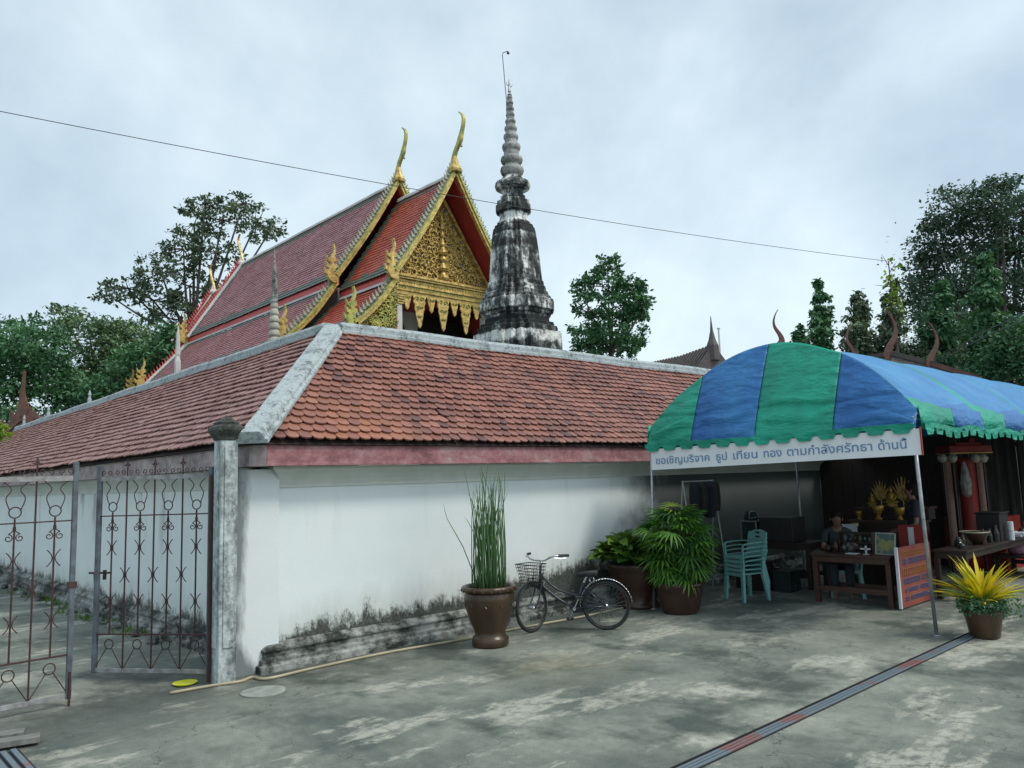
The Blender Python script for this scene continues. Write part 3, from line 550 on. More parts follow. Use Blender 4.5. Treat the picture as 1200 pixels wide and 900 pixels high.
# ------------------------------------------------------------------ gate pillar and stub wall
gp = thing('gate_pillar', 'square mouldy concrete gate pillar with dark lotus cap beside the iron gate', 'pillar', (-.54, -.16, 0))
m = MB(); m.box(-.63, -.45, -.25, -.07, -.05, 2.40); link('shaft', m, 'pillar', gp, bevel=.01)
m = MB(); m.box(-.592, -.487, -.262, -.2505, .35, 2.34); m.box(-.642, -.6305, -.212, -.107, .35, 2.34); link('raised_panel', m, 'pillar', gp, bevel=.004)
m = MB(); sq = lambda a: 1 / max(abs(math.cos(a)), abs(math.sin(a))) ** .8
m.lathe([(.10, 2.40), (.105, 2.415), (.11, 2.43), (.135, 2.47), (.15, 2.50), (.145, 2.53), (.115, 2.55), (.10, 2.56), (.105, 2.58), (.075, 2.60), (.05, 2.62), (.012, 2.65)], 24, (-.54, -.16, 0), sq)
link('lotus_cap', m, 'cap', gp, smooth=False)
def stub_mat():
    m, t, b = newmat('stained_stub_wall'); g, s = position_xyz(t)
    n = pnoise(t, g, 3.0, 8, .7, (1, 1, .3)); e = mathn(t, 'SUBTRACT', mathn(t, 'MULTIPLY', n, .42), mathn(t, 'ADD', s.outputs['X'], .46))
    low = mathn(t, 'MULTIPLY', mathn(t, 'SUBTRACT', .35, s.outputs['Z'], True), .5)
    k = ramp(t, mathn(t, 'ADD', mathn(t, 'ADD', e, low), .5), .49, .60).outputs[0]
    c = mixc(t, mathn(t, 'MULTIPLY', k, .85), ramp(t, pnoise(t, g, .8, 6), .3, .7, (0.62, 0.69, 0.70), (0.73, 0.78, 0.775)).outputs[0], (.10, .125, .13))
    t.links.new(c, b.inputs['Base Color']); b.inputs['Roughness'].default_value = .8; bump(t, b, pnoise(t, g, 30, 5), .25, .008); return m
sw = MB(); sw.box(-.4485, .105, -.035, .20, -.05, 2.10); tag(link('stub_wall', sw, stub_mat()), 'short stained white wall joining the gate pillar to the gallery corner', 'wall')
# ------------------------------------------------------------------ iron gates
def spiral(c, r, turns, sgn, n=14, st=0):
    c = Vector(c); return [c + Vector((math.cos(st + sgn * turns * 2 * PI * i / n), 0, math.sin(st + sgn * turns * 2 * PI * i / n))) * r * (1 - .72 * i / n) for i in range(n + 1)]
def gate_leaf(name, label, loc, rz, width, nbar, mirror=False):
    "local x from the hinge to the free edge"
    g = thing(name, label, 'gate', loc, rz, 'wrought iron gate leaves')
    for x in (0, width):
        m = MB(); m.box(x - .022, x + .022, -.022, .022, .06, 2.2 if x else 2.14); link('gate_post', m, 'gate_blue', g, local=True, bevel=.004)
    for z, h, mm in ((.09, .038, 'gate_grey'), (2.05, .045, 'gate_grey'), (1.66, .012, 'rust'), (.45, .014, 'rust')):
        m = MB(); m.box(.0225, width - .0225, -.013, .013, z - h / 2, z + h / 2); link('rail', m, mm, g, local=True)
    sp = width / (nbar + 1)
    ring = MB(); ring.tube(arc((0, 0, 0), .048, 0, 2 * PI, 18), .006, 5, False); rme = ring.mesh('ring', True); rme.materials.append(MT['rust'])
    bs_ = MB(); bs_.tube([(0, 0, .45), (0, 0, 1.70)], .0085, 6); bsm = bs_.mesh('bar'); bsm.materials.append(MT['rust'])
    bt_ = MB(); bt_.tube([(0, 0, .11), (0, 0, 2.18)], .0085, 6); btm = bt_.mesh('bar'); btm.materials.append(MT['rust'])
    sh_ = MB(); sh_.add([(-.028, 0, 2.17), (0, -.008, 2.19), (.028, 0, 2.17), (0, 0, 2.26), (0, .008, 2.19)], [(0, 1, 3), (1, 2, 3), (2, 4, 3), (4, 0, 3), (0, 4, 2, 1)])
    sh_.add([(-.04, -.004, 2.185), (.04, -.004, 2.185), (.04, .004, 2.185), (-.04, .004, 2.185), (-.04, -.004, 2.195), (.04, -.004, 2.195), (.04, .004, 2.195), (-.04, .004, 2.195)], [(0, 3, 2, 1), (4, 5, 6, 7), (0, 1, 5, 4), (1, 2, 6, 5), (2, 3, 7, 6), (3, 0, 4, 7)])
    shm = sh_.mesh('spear_head'); shm.materials.append(MT['rust'])
    cls = MB()
    for sg in (-1, 1): cls.tube([(sg * (.012 + .045 * (t / 5) ** 2), 0, s2 * .075 * t / 5) for s2, t in [(-1, 5), (-1, 4), (-1, 2), (1, 0), (1, 2), (1, 4), (1, 5)]], .005, 5)
    cls.box(-.014, .014, -.008, .008, -.008, .008); clm = cls.mesh('clasp'); clm.materials.append(MT['rust'])
    scr = MB()
    for sg in (-1, 1): scr.tube(spiral((sg * .045, 0, 0), .036, 1.25, sg, 16, PI / 2), .005, 5); scr.tube([(sg * .045, 0, .036), (sg * .012, 0, .06), (sg * .008, 0, .1)], .005, 5)
    scm = scr.mesh('scroll'); scm.materials.append(MT['rust'])
    def put(nm, me, x, z):
        o = bpy.data.objects.new(nm, me); COL.objects.link(o); o.parent = g; o.location = (x, 0, z)
    lace = []
    for i in range(nbar):
        x = sp * (i + 1)
        if i % 2 == 0:
            put('bar', bsm, x, 0); put('ring', rme, x, 1.755); put('scroll', scm, x, 1.53); put('clasp', clm, x, 1.33); put('clasp', clm, x, .78); put('ring', rme, x, .35)
            for sg in (-1, 1):
                m = MB(); m.tube(smooth_line([(x + sg * .045, 0, 1.78), (x + sg * .075, 0, 1.88), (x + sg * .035, 0, 1.96), (x + sg * .1, 0, 2.03)], 4), .005, 5); link('curl', m, 'rust', g, local=True, smooth=True)
                m = MB(); m.tube([(x + sg * .03, 0, .31), (x + sg * sp * .95, 0, .11)], .005, 5); link('brace', m, 'rust', g, local=True)
        else:
            put('bar', btm, x, 0); put('spear_head', shm, x, 0); put('clasp', clm, x, 1.05)
    for i in range(nbar + 1):
        x = sp * (i + .5); m = MB()
        for sg in (-1, 1): m.tube(spiral((x + sg * .032, 0, 2.115), .03, 1.1, sg, 12, -PI / 2), .0045, 5)
        link('crest_scroll', m, 'rust', g, local=True, smooth=True)
    return g
g1 = gate_leaf('iron_gate', 'rusty scrolled iron gate leaf standing open against the concrete pillar', (-.60, .06, 0), math.atan2(1.06, -.79), 1.30, 7)
m = MB(); m.tube([(1.16, -.03, 1.07), (1.42, -.03, 1.07)], .011, 8); m.box(1.22, 1.25, -.04, -.02, 1.0, 1.1); m.tube([(1.36, -.03, 1.07), (1.36, -.04, .95)], .009, 6); link('bolt', m, 'rust', g1, local=True)
m = MB(); m.box(-.05, -.02, -.02, .02, 1.82, 1.88); m.box(-.05, -.02, -.02, .02, .3, .36); link('hinge', m, 'rust', g1, local=True)
g2 = gate_leaf('iron_gate', 'rusty scrolled iron gate leaf at the left edge of the photo, half cut off', (-3.12, .11, 0), math.atan2(.06, 1.28), 1.285, 7)
m = MB(); m.tube([(1.285, -.03, .3), (1.285, -.03, .005)], .012, 8); link('drop_bolt', m, 'rust', g2, local=True)
m = MB(); m.box(1.25, 1.32, -.03, .03, 1.05, 1.10); link('strike_plate', m, 'rust', g2, local=True)
m = MB(); m.box(-.672, -.6435, -.10, -.066, .02, 2.05); tag(link('hinge_post', m, 'rust', bevel=.003), 'thin rusty iron hinge post fixed to the side of the gate pillar', 'post')
# ------------------------------------------------------------------ small things on the ground
h_ = [(-1.06, -.19), (-.66, -.23), (-.42, -.29), (-.27, -.22), (-.19, -.40), (.3, -.36), (1.19, -.33), (2.0, -.42), (2.43, -.47), (2.99, -.46), (3.6, -.50), (4.35, -.56), (5.4, -.52)]
m = MB(); m.tube(smooth_line([(x, y, .016) for x, y in h_], 5), .0155, 8); tag(link('hose', m, 'hose', smooth=True), 'long pale yellow water pipe lying along the foot of the white wall', 'pipe')
m = MB(); m.lathe([(.205, 0), (.205, .010), (.17, .016)], 40, (-.42, -.80, .001), lambda a: 1 + .02 * math.sin(3 * a)); tag(link('concrete_disc', m, 'patch'), 'pale round concrete cover in the ground near the gate pillar', 'cover')
m = MB(); m.lathe([(.05, .004), (.085, .006), (.115, .022), (.118, .022), (.088, .002), (.05, .0)], 32, (-.82, .09, .002)); tag(link('plate', m, 'yellow', smooth=True), 'bright yellow plastic dish lying on the ground behind the gate', 'dish')
# long drain with painted bars, running along x
dr = thing('drain_channel', 'long narrow drain with painted metal bars crossing the concrete yard', 'drain', (3.4, -4.8, 0))
m = MB(); m.box(-1.5, 6.35, -4.895, -4.755, .002, .006); link('channel_bed', m, 'black', dr)
for k, y_ in enumerate((-4.812, -4.845, -4.878)):
    m = MB(); m.box(-1.5, 6.3, y_ - .0105, y_ + .0105, .0065, .020); link('drain_bar', m, 'drain', dr, bevel=.003)
m = MB(); m.box(-1.5, 6.35, -4.770, -4.757, .0065, .012); link('edge_strip', m, 'dark', dr)
d2 = thing('drain_channel', 'short barred drain in the bottom left corner below two planks', 'drain', (-2.5, -1.5, 0))
m = MB(); m.box(-2.70, -2.42, -3.2, -.93, .002, .006); link('channel_bed', m, 'black', d2)
for x_ in (-2.66, -2.595, -2.53, -2.465):
    m = MB(); m.box(x_ - .019, x_ + .019, -3.2, -.95, .0065, .026); link('drain_bar', m, 'drain', d2, bevel=.003)
for (a, b, wd, lb) in (((-3.2, -.62, .045), (-2.27, -.87, .045), .13, 'grey weathered plank nearest the corner drain'), ((-3.2, -.30, .03), (-2.32, -.58, .03), .15, 'grey weathered plank lying behind another plank at lower left')):
    m = MB(); m.bar(a, b, wd, .045); tag(link('plank', m, 'plank', bevel=.004), lb, 'plank', 'planks by the corner drain')
m = MB()
for k in range(420):
    y_ = rng.uniform(3.2, 10.5); x_ = -.16 - abs(rng.normal(0, .10)) - .25 * max(0, math.sin(y_ * 1.3)) * rng.random(); h = rng.uniform(.03, .10); a = rng.uniform(0, 6.28); dx, dy = math.cos(a) * .012, math.sin(a) * .012
    m.add([(x_ - dx, y_ - dy, 0), (x_ + dx, y_ + dy, 0), (x_ + rng.normal(0, .03), y_ + rng.normal(0, .03), h)], [(0, 1, 2)])
tag(link('grass', m, 'grass', kind='stuff'), 'low grass growing along the foot of the left wall', 'grass')
for k in range(16):
    y_ = 2.6 + k * .75 + rng.uniform(-.1, .1); sx = rng.uniform(.1, .2); m = MB(); m.lathe([(.5, 0), (.6, .25), (.55, .6), (.25, .8)], 7, (0, 0, 0), lambda a: 1 + .2 * math.sin(2 * a + k))
    m.xf(Matrix.Translation((-.30 - rng.uniform(0, .1), y_, 0)) @ Matrix.Diagonal((sx * .8, sx * 1.4, sx * .7, 1)))
    tag(link('broken_stone', m, 'plinth'), 'broken mouldy stone lying along the foot of the left wing wall', 'stone', 'broken stones along the left wall')
# ------------------------------------------------------------------ the temple hall behind
XC = 13.1
tm = thing('temple_hall', 'temple hall with steep red tiled double roof, gilded carved gable and horn finials', 'temple', (XC, 12.9, 0))
def roof_tier(y0, y1, top, foot, mat, tw, tr, side, brd=.5, tiles=True):
    "one slope; top, foot = (half width, z)"
    sx = side; (a0, z1), (a1, z0) = top, foot
    T = Vector((XC + sx * a0, 0, z1)); B = Vector((XC + sx * a1, 0, z0)); sd = (T - B); Ls = sd.length; sd.normalize()
    n = Vector((-sd.z * sx * -1, 0, sd.x * sx * -1)) ; n = Vector((sx * abs(sd.z), 0, abs(sd.x)))
    m = MB(); pts = [Vector((T.x, y0, T.z)), Vector((T.x, y1, T.z)), Vector((B.x, y1, B.z)), Vector((B.x, y0, B.z))]
    m.prism([q_ - n * .11 for q_ in pts], (0, 0, 0), n * .08); link('roof_board', m, 'maroon', tm)
    if tiles:
        ed = brd
        def bd(u, s): return u < ed or u > (y1 - y0) - ed or s < ed * .8 or s > Ls - ed
        tile_field((B.x, y0, B.z), (0, 1, 0), tuple(sd), y1 - y0, Ls - .02, tw, tr, .014, None, 'tile', mat, tm, border=bd, jit=.6)
for sx in (-1, 1):
    tl = True
    roof_tier(16.5, 30.8, (.0, 13.6), (2.74, 9.42), 'tt_pink', .20, .17, sx, .42, tl)
    roof_tier(16.6, 30.9, (2.70, 9.10), (4.75, 6.85), 'tt_pink', .20, .17, sx, .42, tl)
    roof_tier(12.95, 16.5, (.0, 12.82), (2.66, 8.86), 'tt_red', .20, .17, sx, .42, tl)
    roof_tier(13.0, 16.6, (2.6, 8.55), (4.15, 6.95), 'tt_red', .20, .17, sx, .3, tl)
    roof_tier(30.8, 34.6, (.0, 12.8), (2.66, 8.86), 'tt_red', .20, .17, sx, .42, tl)
    roof_tier(30.9, 34.6, (2.6, 8.55), (4.15, 6.95), 'tt_red', .20, .17, sx, .3, tl)
    for ya, yb, x_, z0, z1 in ((16.45, 30.9, 2.70, 9.12, 9.40), (12.98, 16.43, 2.60, 8.58, 8.84), (30.95, 34.6, 2.60, 8.58, 8.84)):
        m = MB(); a, b = sorted((XC + sx * (x_ - .06), XC + sx * x_)); m.box(a, b, ya, yb, z0, z1); link('red_fascia', m, 'red_band', tm)
        m = MB(); a, b = sorted((XC + sx * (x_ + .004), XC + sx * (x_ + .07))); m.box(a, b, ya, yb, z0 - .03, z0 + .05); link('white_fillet', m, 'white', tm)
    for ya, yb, a, b in ((16.42, 16.56, (.05, 13.66), (2.8, 9.45)), (30.72, 30.84, (.05, 13.66), (2.8, 9.45)), (30.85, 30.97, (2.72, 9.16), (4.8, 6.88))):
        m = MB(); m.bar((XC + sx * a[0], (ya + yb) / 2, a[1] + .02), (XC + sx * b[0], (ya + yb) / 2, b[1] + .02), yb - ya, .09, (0, 1, 0.001)); link('edge_coping', m, 'ridge' if ya < 20 else 'white', tm)
for y0, y1, z in ((16.5, 30.8, 13.6), (12.95, 16.4, 12.82), (30.9, 34.6, 12.8)):
    link('ridge_cap', cap_run((XC, y0, z - .02), (XC, y1, z - .02), (1, 0, 0), (0, 0, 1), cap_profile(.14, .16), 30), 'white', tm)
# walls and porch
m = MB(); m.box(XC - 2.15, XC + .5, 16.0, 16.3, 0, 8.39); link('porch_wall', m, 'white', tm)
m = MB(); m.box(XC + .5, XC + 3.4, 15.9, 16.1, 0, 8.2); link('aisle_shade_panel', m, 'dark', tm)  # near-black panel painted in for the shade of the side aisle
m = MB(); m.box(XC - 2.15, XC + 2.15, 17.4, 30.4, 0, 9.3); link('side_wall', m, 'white', tm)
m = MB(); m.box(XC - 3.9, XC - 3.7, 16.9, 30.2, 0, 7.3); m.box(XC + 3.7, XC + 3.9, 16.9, 30.2, 0, 7.3); link('aisle_wall', m, 'white', tm)
m = MB(); m.prism([(XC - .45, 15.98, 5.8), (XC - .45, 15.98, 7.3), (XC - .38, 15.98, 7.7), (XC - .25, 15.98, 8.1), (XC - .12, 15.98, 7.7), (XC - .05, 15.98, 7.3), (XC - .05, 15.98, 5.8)], (0, 0, 0), (0, .015, 0)); link('door_niche', m, 'dark_wood', tm)
m = MB(); m.box(XC - 2.6, XC + 3.3, 13.86, 16.0, 8.40, 8.44); link('porch_ceiling', m, 'maroon', tm)
for k in range(6):
    m = MB(); m.box(XC + .5, XC + 3.3, 14.2 + k * .4, 14.3 + k * .4, 8.25, 8.395); link('ceiling_beam', m, 'dark_wood', tm)
for x_ in (XC - 2.0, XC + 2.05, XC + 3.2):
    m = MB(); m.box(x_ - .17, x_ + .17, 13.65, 13.98, 0, 8.0); link('column', m, 'white', tm, bevel=.03)
    m = MB()
    for k in range(5): h = .20 + .025 * k; m.box(x_ - h, x_ + h, 13.815 - h, 13.815 + h, 8.0 + k * .08, 8.07 + k * .08)
    link('capital', m, 'gold', tm)
# entablature
m = MB()
for z0, z1, d in ((8.40, 8.50, .05), (8.505, 8.66, .10), (8.665, 8.72, .16), (8.725, 8.90, .12), (8.905, 8.97, .2), (8.975, 9.06, .24)): m.box(XC - 2.35, XC + 3.4, 13.78 - d, 13.98 + d * .2, z0, z1)
link('entablature', m, 'gold', tm, bevel=.008)
m = MB()
for k in range(48):
    x_ = XC - 2.3 + k * .12; m.add([(x_, 13.67, 8.68), (x_ + .10, 13.67, 8.68), (x_ + .05, 13.665, 8.55)], [(0, 1, 2)]); m.lathe([(.0, -.035), (.035, 0), (.0, .035)], 5, (x_ + .05, 13.65, 8.81), caps=False)
link('dentil_row', m, 'gold_green', tm, kind='stuff')
def kanok_outline(w, h, n=4):
    "flame shaped pendant, point down, serrated edges"
    r = [];
    for i in range(n):
        t = i / n; ww = w / 2 * (1 - t) ** .75; r += [(ww, -h * t), (ww * .72 + .01, -h * (t + .55 / n))]
    return [(-a, b) for a, b in r][::-1][::1] + [(0, -h)] * 0 + r[::1] if False else [(a, b) for a, b in r] + [(0, -h)] + [(-a, b) for a, b in r[::-1]]
for k in range(11):
    big = k % 2 == 0; x_ = XC - 2.1 + k * .52; w0, h0 = (.62, 1.15) if big else (.40, .55)
    if k == 0: w0, h0 = .5, 1.0
    m = flat_shape(kanok_outline(w0, h0, 5 if big else 3), (x_, 13.74, 8.40), (1, 0, 0), (0, 0, 1), .05, (0, 1, 0)); o = link('pendant', m, 'gold', tm)
    m = MB()
    for q in range(3 if big else 1):
        z = 8.28 - q * h0 * .27; rr = w0 * .16 * (1 - q * .28)
        for sg in (-1, 1): m.tube([(x_ + sg * (rr + math.cos(a) * rr * (1 - i / 11)), 13.70, z + math.sin(a) * rr * (1 - i / 11)) for i, a in enumerate(np.linspace(0, 6, 10))], .018, 4)
    link('pendant_scroll', m, 'gold_green', tm)
# tympanum
Y_T = 13.80; tb, tz0, tz1 = 2.02, 9.06, 12.0
m = MB(); m.prism([(XC - tb - .25, Y_T, tz0), (XC + tb + .25, Y_T, tz0), (XC, Y_T, tz1 + .35)], (0, 0, 0), (0, .12, 0)); link('tympanum_ground', m, 'inlay_red', tm)
def curl(m, x, z, r, sgn, st, y, rad=None, turns=1.1, n=11):
    rad = rad or r * .24; pts = []; rr = []
    for i in range(n + 1):
        t = i / n; a = st + sgn * turns * 2 * PI * t; q = r * (1 - .78 * t); pts.append((x + math.cos(a) * q, y - .03 - .05 * math.sin(PI * t), z + math.sin(a) * q)); rr.append(rad * (1 - .75 * t))
    m.tube(pts, rr, 5)
    a = st; x0, z0 = x + math.cos(a) * r, z + math.sin(a) * r                 # flame tail
    tx, tz = -math.sin(a) * sgn, math.cos(a) * sgn
    m.tube([(x0, y - .04, z0), (x0 - tx * r * .8, y - .07, z0 - tz * r * .8), (x0 - tx * r * 1.3 + math.cos(a) * r * .5, y - .03, z0 - tz * r * 1.3 + math.sin(a) * r * .5)], [rad, rad * .95, .004], 5)
car = MB(); gls = MB()
for q in range(260):
    z_ = tz0 + .05 + (tz1 - tz0) * (1 - math.sqrt(rng.random())); half = tb * (1 - (z_ - tz0) / (tz1 - tz0)) + .05; x_ = rng.uniform(0, max(.05, half))
    for sg in (-1, 1): curl(car, XC + sg * x_, z_, rng.uniform(.05, .09), sg, rng.uniform(0, 6.28), Y_T + .03, .022, .8, 6)
zz = tz0 + .13; row = 0
while zz < tz1 - .1:
    half = tb * (1 - (zz - tz0) / (tz1 - tz0)) - .06; r = .135 * (1 - .25 * (zz - tz0) / 3); nn = int(half / (r * 1.75))
    for i in range(nn + 1):
        x_ = r * .8 + i * r * 1.75 + (.06 if row % 2 else 0)
        if x_ > half + .03: break
        for sg in (-1, 1):
            curl(car, XC + sg * x_, zz + rng.normal(0, .02), r * rng.uniform(.7, 1.25), sg, rng.uniform(0, 6.28), Y_T, r * rng.uniform(.22, .34), rng.uniform(.7, 1.2))
            if rng.random() < (.8 if zz < tz0 + 1.4 else .35):
                q = .07; gx_, gz_ = XC + sg * (x_ + r * .8), zz + r * .6; gls.add([(gx_ - q, Y_T - .03, gz_), (gx_, Y_T - .035, gz_ - q), (gx_ + q, Y_T - .03, gz_), (gx_, Y_T - .06, gz_ + q)], [(0, 1, 2, 3)])
    zz += r * 1.6; row += 1
link('carved_scrolls', car, 'gold', tm, smooth=True); link('glass_inlay', gls, 'mirror', tm, kind='stuff')
m = MB()
for k, (w0, z) in enumerate(((.24, 9.1), (.20, 9.45), (.16, 9.8), (.20, 10.05), (.13, 10.35), (.10, 10.7))): m.lathe([(w0 * .8, 0), (w0, .08), (w0 * .55, .22), (w0 * .35, .36)], 12, (XC, Y_T - .08, z))
m.lathe([(.1, 0), (.05, .4), (.01, .75)], 10, (XC, Y_T - .08, 11.0)); link('centre_carving', m, 'gold', tm)
for sx in (-1, 1):
    m = MB(); m.bar((XC + sx * (tb + .2), Y_T - .06, tz0 + .03), (XC, Y_T - .06, tz1 + .28), .12, .1, (0, 1, .001)); link('tympanum_frame', m, 'gold', tm)
# wing panels of the lower tier
for sx in (-1, 1):
    m = MB(); m.prism([(XC + sx * 2.35, 13.2, 7.0), (XC + sx * 3.95, 13.2, 7.0), (XC + sx * 3.75, 13.2, 7.3), (XC + sx * 2.35, 13.2, 8.75)], (0, 0, 0), (0, .1, 0)); link('wing_panel', m, 'inlay_red', tm)
    m = MB()
    for q in range(170):
        x_ = rng.uniform(2.42, 3.85); z_ = rng.uniform(7.0, 8.6)
        if z_ > 8.55 - (x_ - 2.42) * .98: continue
        curl(m, XC + sx * x_, z_, rng.uniform(.08, .13), rng.choice((-1, 1)), rng.uniform(0, 6.28), 13.2)
    link('wing_carving', m, 'gold_green', tm, smooth=True)
# bargeboards with fins, tail finials and horns
def flame_finial(x, y, z, sx, s, mat='gold'):
    cl_ = smooth_line([(0, 0), (.16, -.02), (.26, .14), (.18, .38), (.22, .62), (.10, .95), (.16, 1.2)], 4); n = len(cl_)
    wd = [(.20 + .16 * math.sin(PI * min(1, i / n * 1.9))) * (1 - i / n) ** .8 + .015 for i in range(n)]
    m = flat_shape(ribbon_shape(cl_, wd), (x, y, z), (sx * s, 0, 0), (0, 0, s), .12 * s, (0, 1, 0))
    for q in range(4):
        a = cl_[3 + q * 4]; m2 = flat_shape([(a[0], a[1] - .08), (a[0] + .26 - q * .03, a[1] + .02), (a[0] + .30 - q * .03, a[1] + .22), (a[0] + .14, a[1] + .10), (a[0], a[1] + .12)], (x, y + .001 * q, z), (sx * s, 0, 0), (0, 0, s), .10 * s, (0, 1, 0)); m.add(m2.v, m2.f)
        m2 = flat_shape([(a[0], a[1] - .05), (a[0] - .18, a[1] + .04), (a[0] - .14, a[1] + .18), (a[0], a[1] + .1)], (x, y - .002 * q, z), (sx * s, 0, 0), (0, 0, s), .09 * s, (0, 1, 0)); m.add(m2.v, m2.f)
    return link('tail_finial', m, mat, tm)
def barge(y, a, b, sx, sag=.10, fin='grey_fin', board='gold', wdt=.18, fins=True, dirn=-1):
    A_ = Vector((XC + sx * a[0], y, a[1])); B_ = Vector((XC + sx * b[0], y, b[1])); d = B_ - A_; Ln = d.length; d.normalize(); up = Vector((sx * abs(d.z), 0, abs(d.x)))
    n = 16; cen = []
    for i in range(n + 1):
        t = i / n; cen.append(A_ + d * Ln * t - up * sag * math.sin(PI * t) * 1.0)
    m = MB()
    for i in range(n):
        p, q = cen[i], cen[i + 1]; nn = up
        m.add([p - nn * wdt / 2 + Vector((0, -.06, 0)), q - nn * wdt / 2 + Vector((0, -.06, 0)), q + nn * wdt / 2 + Vector((0, -.06, 0)), p + nn * wdt / 2 + Vector((0, -.06, 0)),
               p - nn * wdt / 2 + Vector((0, .08, 0)), q - nn * wdt / 2 + Vector((0, .08, 0)), q + nn * wdt / 2 + Vector((0, .08, 0)), p + nn * wdt / 2 + Vector((0, .08, 0))],
              [(0, 1, 2, 3), (7, 6, 5, 4), (0, 4, 5, 1), (3, 2, 6, 7), (0, 3, 7, 4), (1, 5, 6, 2)])
    link('bargeboard', m, board, tm)
    m = MB()
    for i in range(n): m.bar(cen[i] + up * wdt * .25 + Vector((0, -.075, 0)), cen[i + 1] + up * wdt * .25 + Vector((0, -.075, 0)), .05, .07); 
    link('naga_body', m, 'gold_green' if board == 'gold' else board, tm)
    if fins:
        m = MB(); k = int(Ln / .17)
        for i in range(k):
            t = (i + .5) / k; p = A_ + d * Ln * t - up * sag * math.sin(PI * t) + up * wdt / 2; w1 = .08
            m.add([p - d * w1 + Vector((0, -.03, 0)), p + d * w1 + Vector((0, -.03, 0)), p + up * .27 - d * .13 + Vector((0, -.0, 0)), p - d * w1 + Vector((0, .05, 0)), p + d * w1 + Vector((0, .05, 0))], [(0, 1, 2), (4, 3, 2), (1, 4, 2), (3, 0, 2)])
            m.lathe([(.0, -.04), (.045, 0), (.0, .05)], 5, tuple(p + up * .06 + Vector((0, -.06, 0))), caps=False)
        link('bargeboard_fins', m, fin, tm, kind='stuff')
def horn(y, z, s, fwd=-1, mats=('gold', 'gold_green')):
    cl_ = smooth_line([(.0, .0), (-.06, .35), (.08, .72), (.32, 1.02), (.42, 1.25), (.55, 1.6), (.55, 1.88), (.34, 2.12)], 4); n = len(cl_)
    wd = []
    for i in range(n):
        t = i / (n - 1); wd.append(.42 * (1 - t / .18) + .15 * t / .18 if t < .18 else (.15 + .10 * max(0, 1 - abs(t - .48) / .14)) * max(0.0, 1 - (t - .18) / .82) ** .55 + .012)
    m = flat_shape(ribbon_shape(cl_, wd), (XC, y, z), (0, fwd * s, 0), (0, 0, s), .12 * s, (1, 0, 0)); link('horn_finial', m, mats[1], tm, bevel=.01)
    m = MB(); m.lathe([(.26 * s, 0), (.28 * s, .1 * s), (.17 * s, .3 * s), (.10 * s, .6 * s)], 10, (XC, y, z - .05)); link('horn_base', m, mats[0], tm)
    m = MB(); m.lathe([(.0, -.06), (.045, -.03), (.03, .04), (.008, .12)], 8, (XC, y + fwd * .42 * s, z + .82 * s)); link('bell', m, 'grey_fin', tm)
for sx in (-1, 1):
    barge(12.88, (0, 13.0), (2.62, 8.85), sx); barge(13.0, (2.5, 8.75), (4.1, 6.95), sx, .12, wdt=.2)
    barge(16.40, (0, 13.75), (2.78, 9.45), sx); barge(16.5, (2.75, 9.25), (4.7, 6.95), sx, .14, wdt=.2)
    barge(30.95, (0, 13.75), (2.78, 9.45), sx, .06, 'red_band', 'white', .12); barge(31.05, (2.75, 9.25), (4.7, 6.95), sx, .1, 'red_band', 'white', .1)
    barge(34.7, (0, 12.95), (2.62, 8.85), sx, .06, 'red_band', 'white', .12); barge(34.7, (2.5, 8.75), (4.1, 6.95), sx, .06, 'red_band', 'white', .1)
    flame_finial(XC + sx * 2.55, 12.88, 8.75, sx, 1.0); flame_finial(XC + sx * 4.0, 13.0, 6.95, sx, 1.0, 'gold_green')
    flame_finial(XC + sx * 2.75, 16.40, 9.35, sx, 1.05); flame_finial(XC + sx * 4.6, 16.5, 6.95, sx, 1.0)
    flame_finial(XC + sx * 2.75, 30.95, 9.35, sx, 1.1); flame_finial(XC + sx * 4.6, 31.05, 6.95, sx, 1.1)
    flame_finial(XC + sx * 2.6, 34.7, 8.85, sx, 1.1); flame_finial(XC + sx * 4.0, 34.7, 6.95, sx, 1.1)
horn(12.9, 12.95, 1.0); horn(16.42, 13.7, .98)
horn(30.95, 13.7, .8, 1, ('white', 'gold')); horn(34.7, 12.9, .8, 1, ('white', 'gold'))
# ------------------------------------------------------------------ stone chedi
cx, cy = 10.93, 7.6
ch = thing('stone_chedi', 'tall weathered stone spire, black with mould, with ringed grey top', 'chedi', (cx, cy, 0))
def zc(zy): return 13.12 - (30 + zy / 2.307 - 92) * .02386
def red_poly(h):
    q = [(1, .52), (.86, .52), (.86, .69), (.69, .69), (.69, .86), (.52, .86), (.52, 1)]
    r = []
    for k in range(4):
        c, s = [(1, 0), (0, 1), (-1, 0), (0, -1)][k]
        for x, y in q: r.append(((x * c - y * s) * h, (x * s + y * c) * h))
    return r
def loft(levels):
    m = MB(); n = 28; vs = []; fs = []
    for hw, z in levels: vs += [(cx + x, cy + y, z) for x, y in red_poly(hw * .01042 / 1.08)]
    for i in range(len(levels) - 1):
        for k in range(n): fs.append((i * n + k, i * n + (k + 1) % n, (i + 1) * n + (k + 1) % n, (i + 1) * n + k))
    fs.append(tuple(range(n))[::-1]); fs.append(tuple((len(levels) - 1) * n + k for k in range(n))); return m.add(vs, fs)
base = [(150, 0), (150, 2.2), (135, 2.3), (135, 4.2), (124, 4.3), (124, zc(900)), (117, zc(898)), (117, zc(842)), (107, zc(839)), (107, zc(826)), (98, zc(823)), (98, zc(814)), (86, zc(811)), (85, zc(793)), (91, zc(789)), (91, zc(782)), (99, zc(779)), (100, zc(752)), (93, zc(748)), (93, zc(742)), (86, zc(739)), (86, zc(729)), (80, zc(726)), (80, zc(714)), (75, zc(711)), (75, zc(699)), (71, zc(696)), (71, zc(688))]
link('tiered_base', loft(base), 'chedi', ch, bevel=.012)
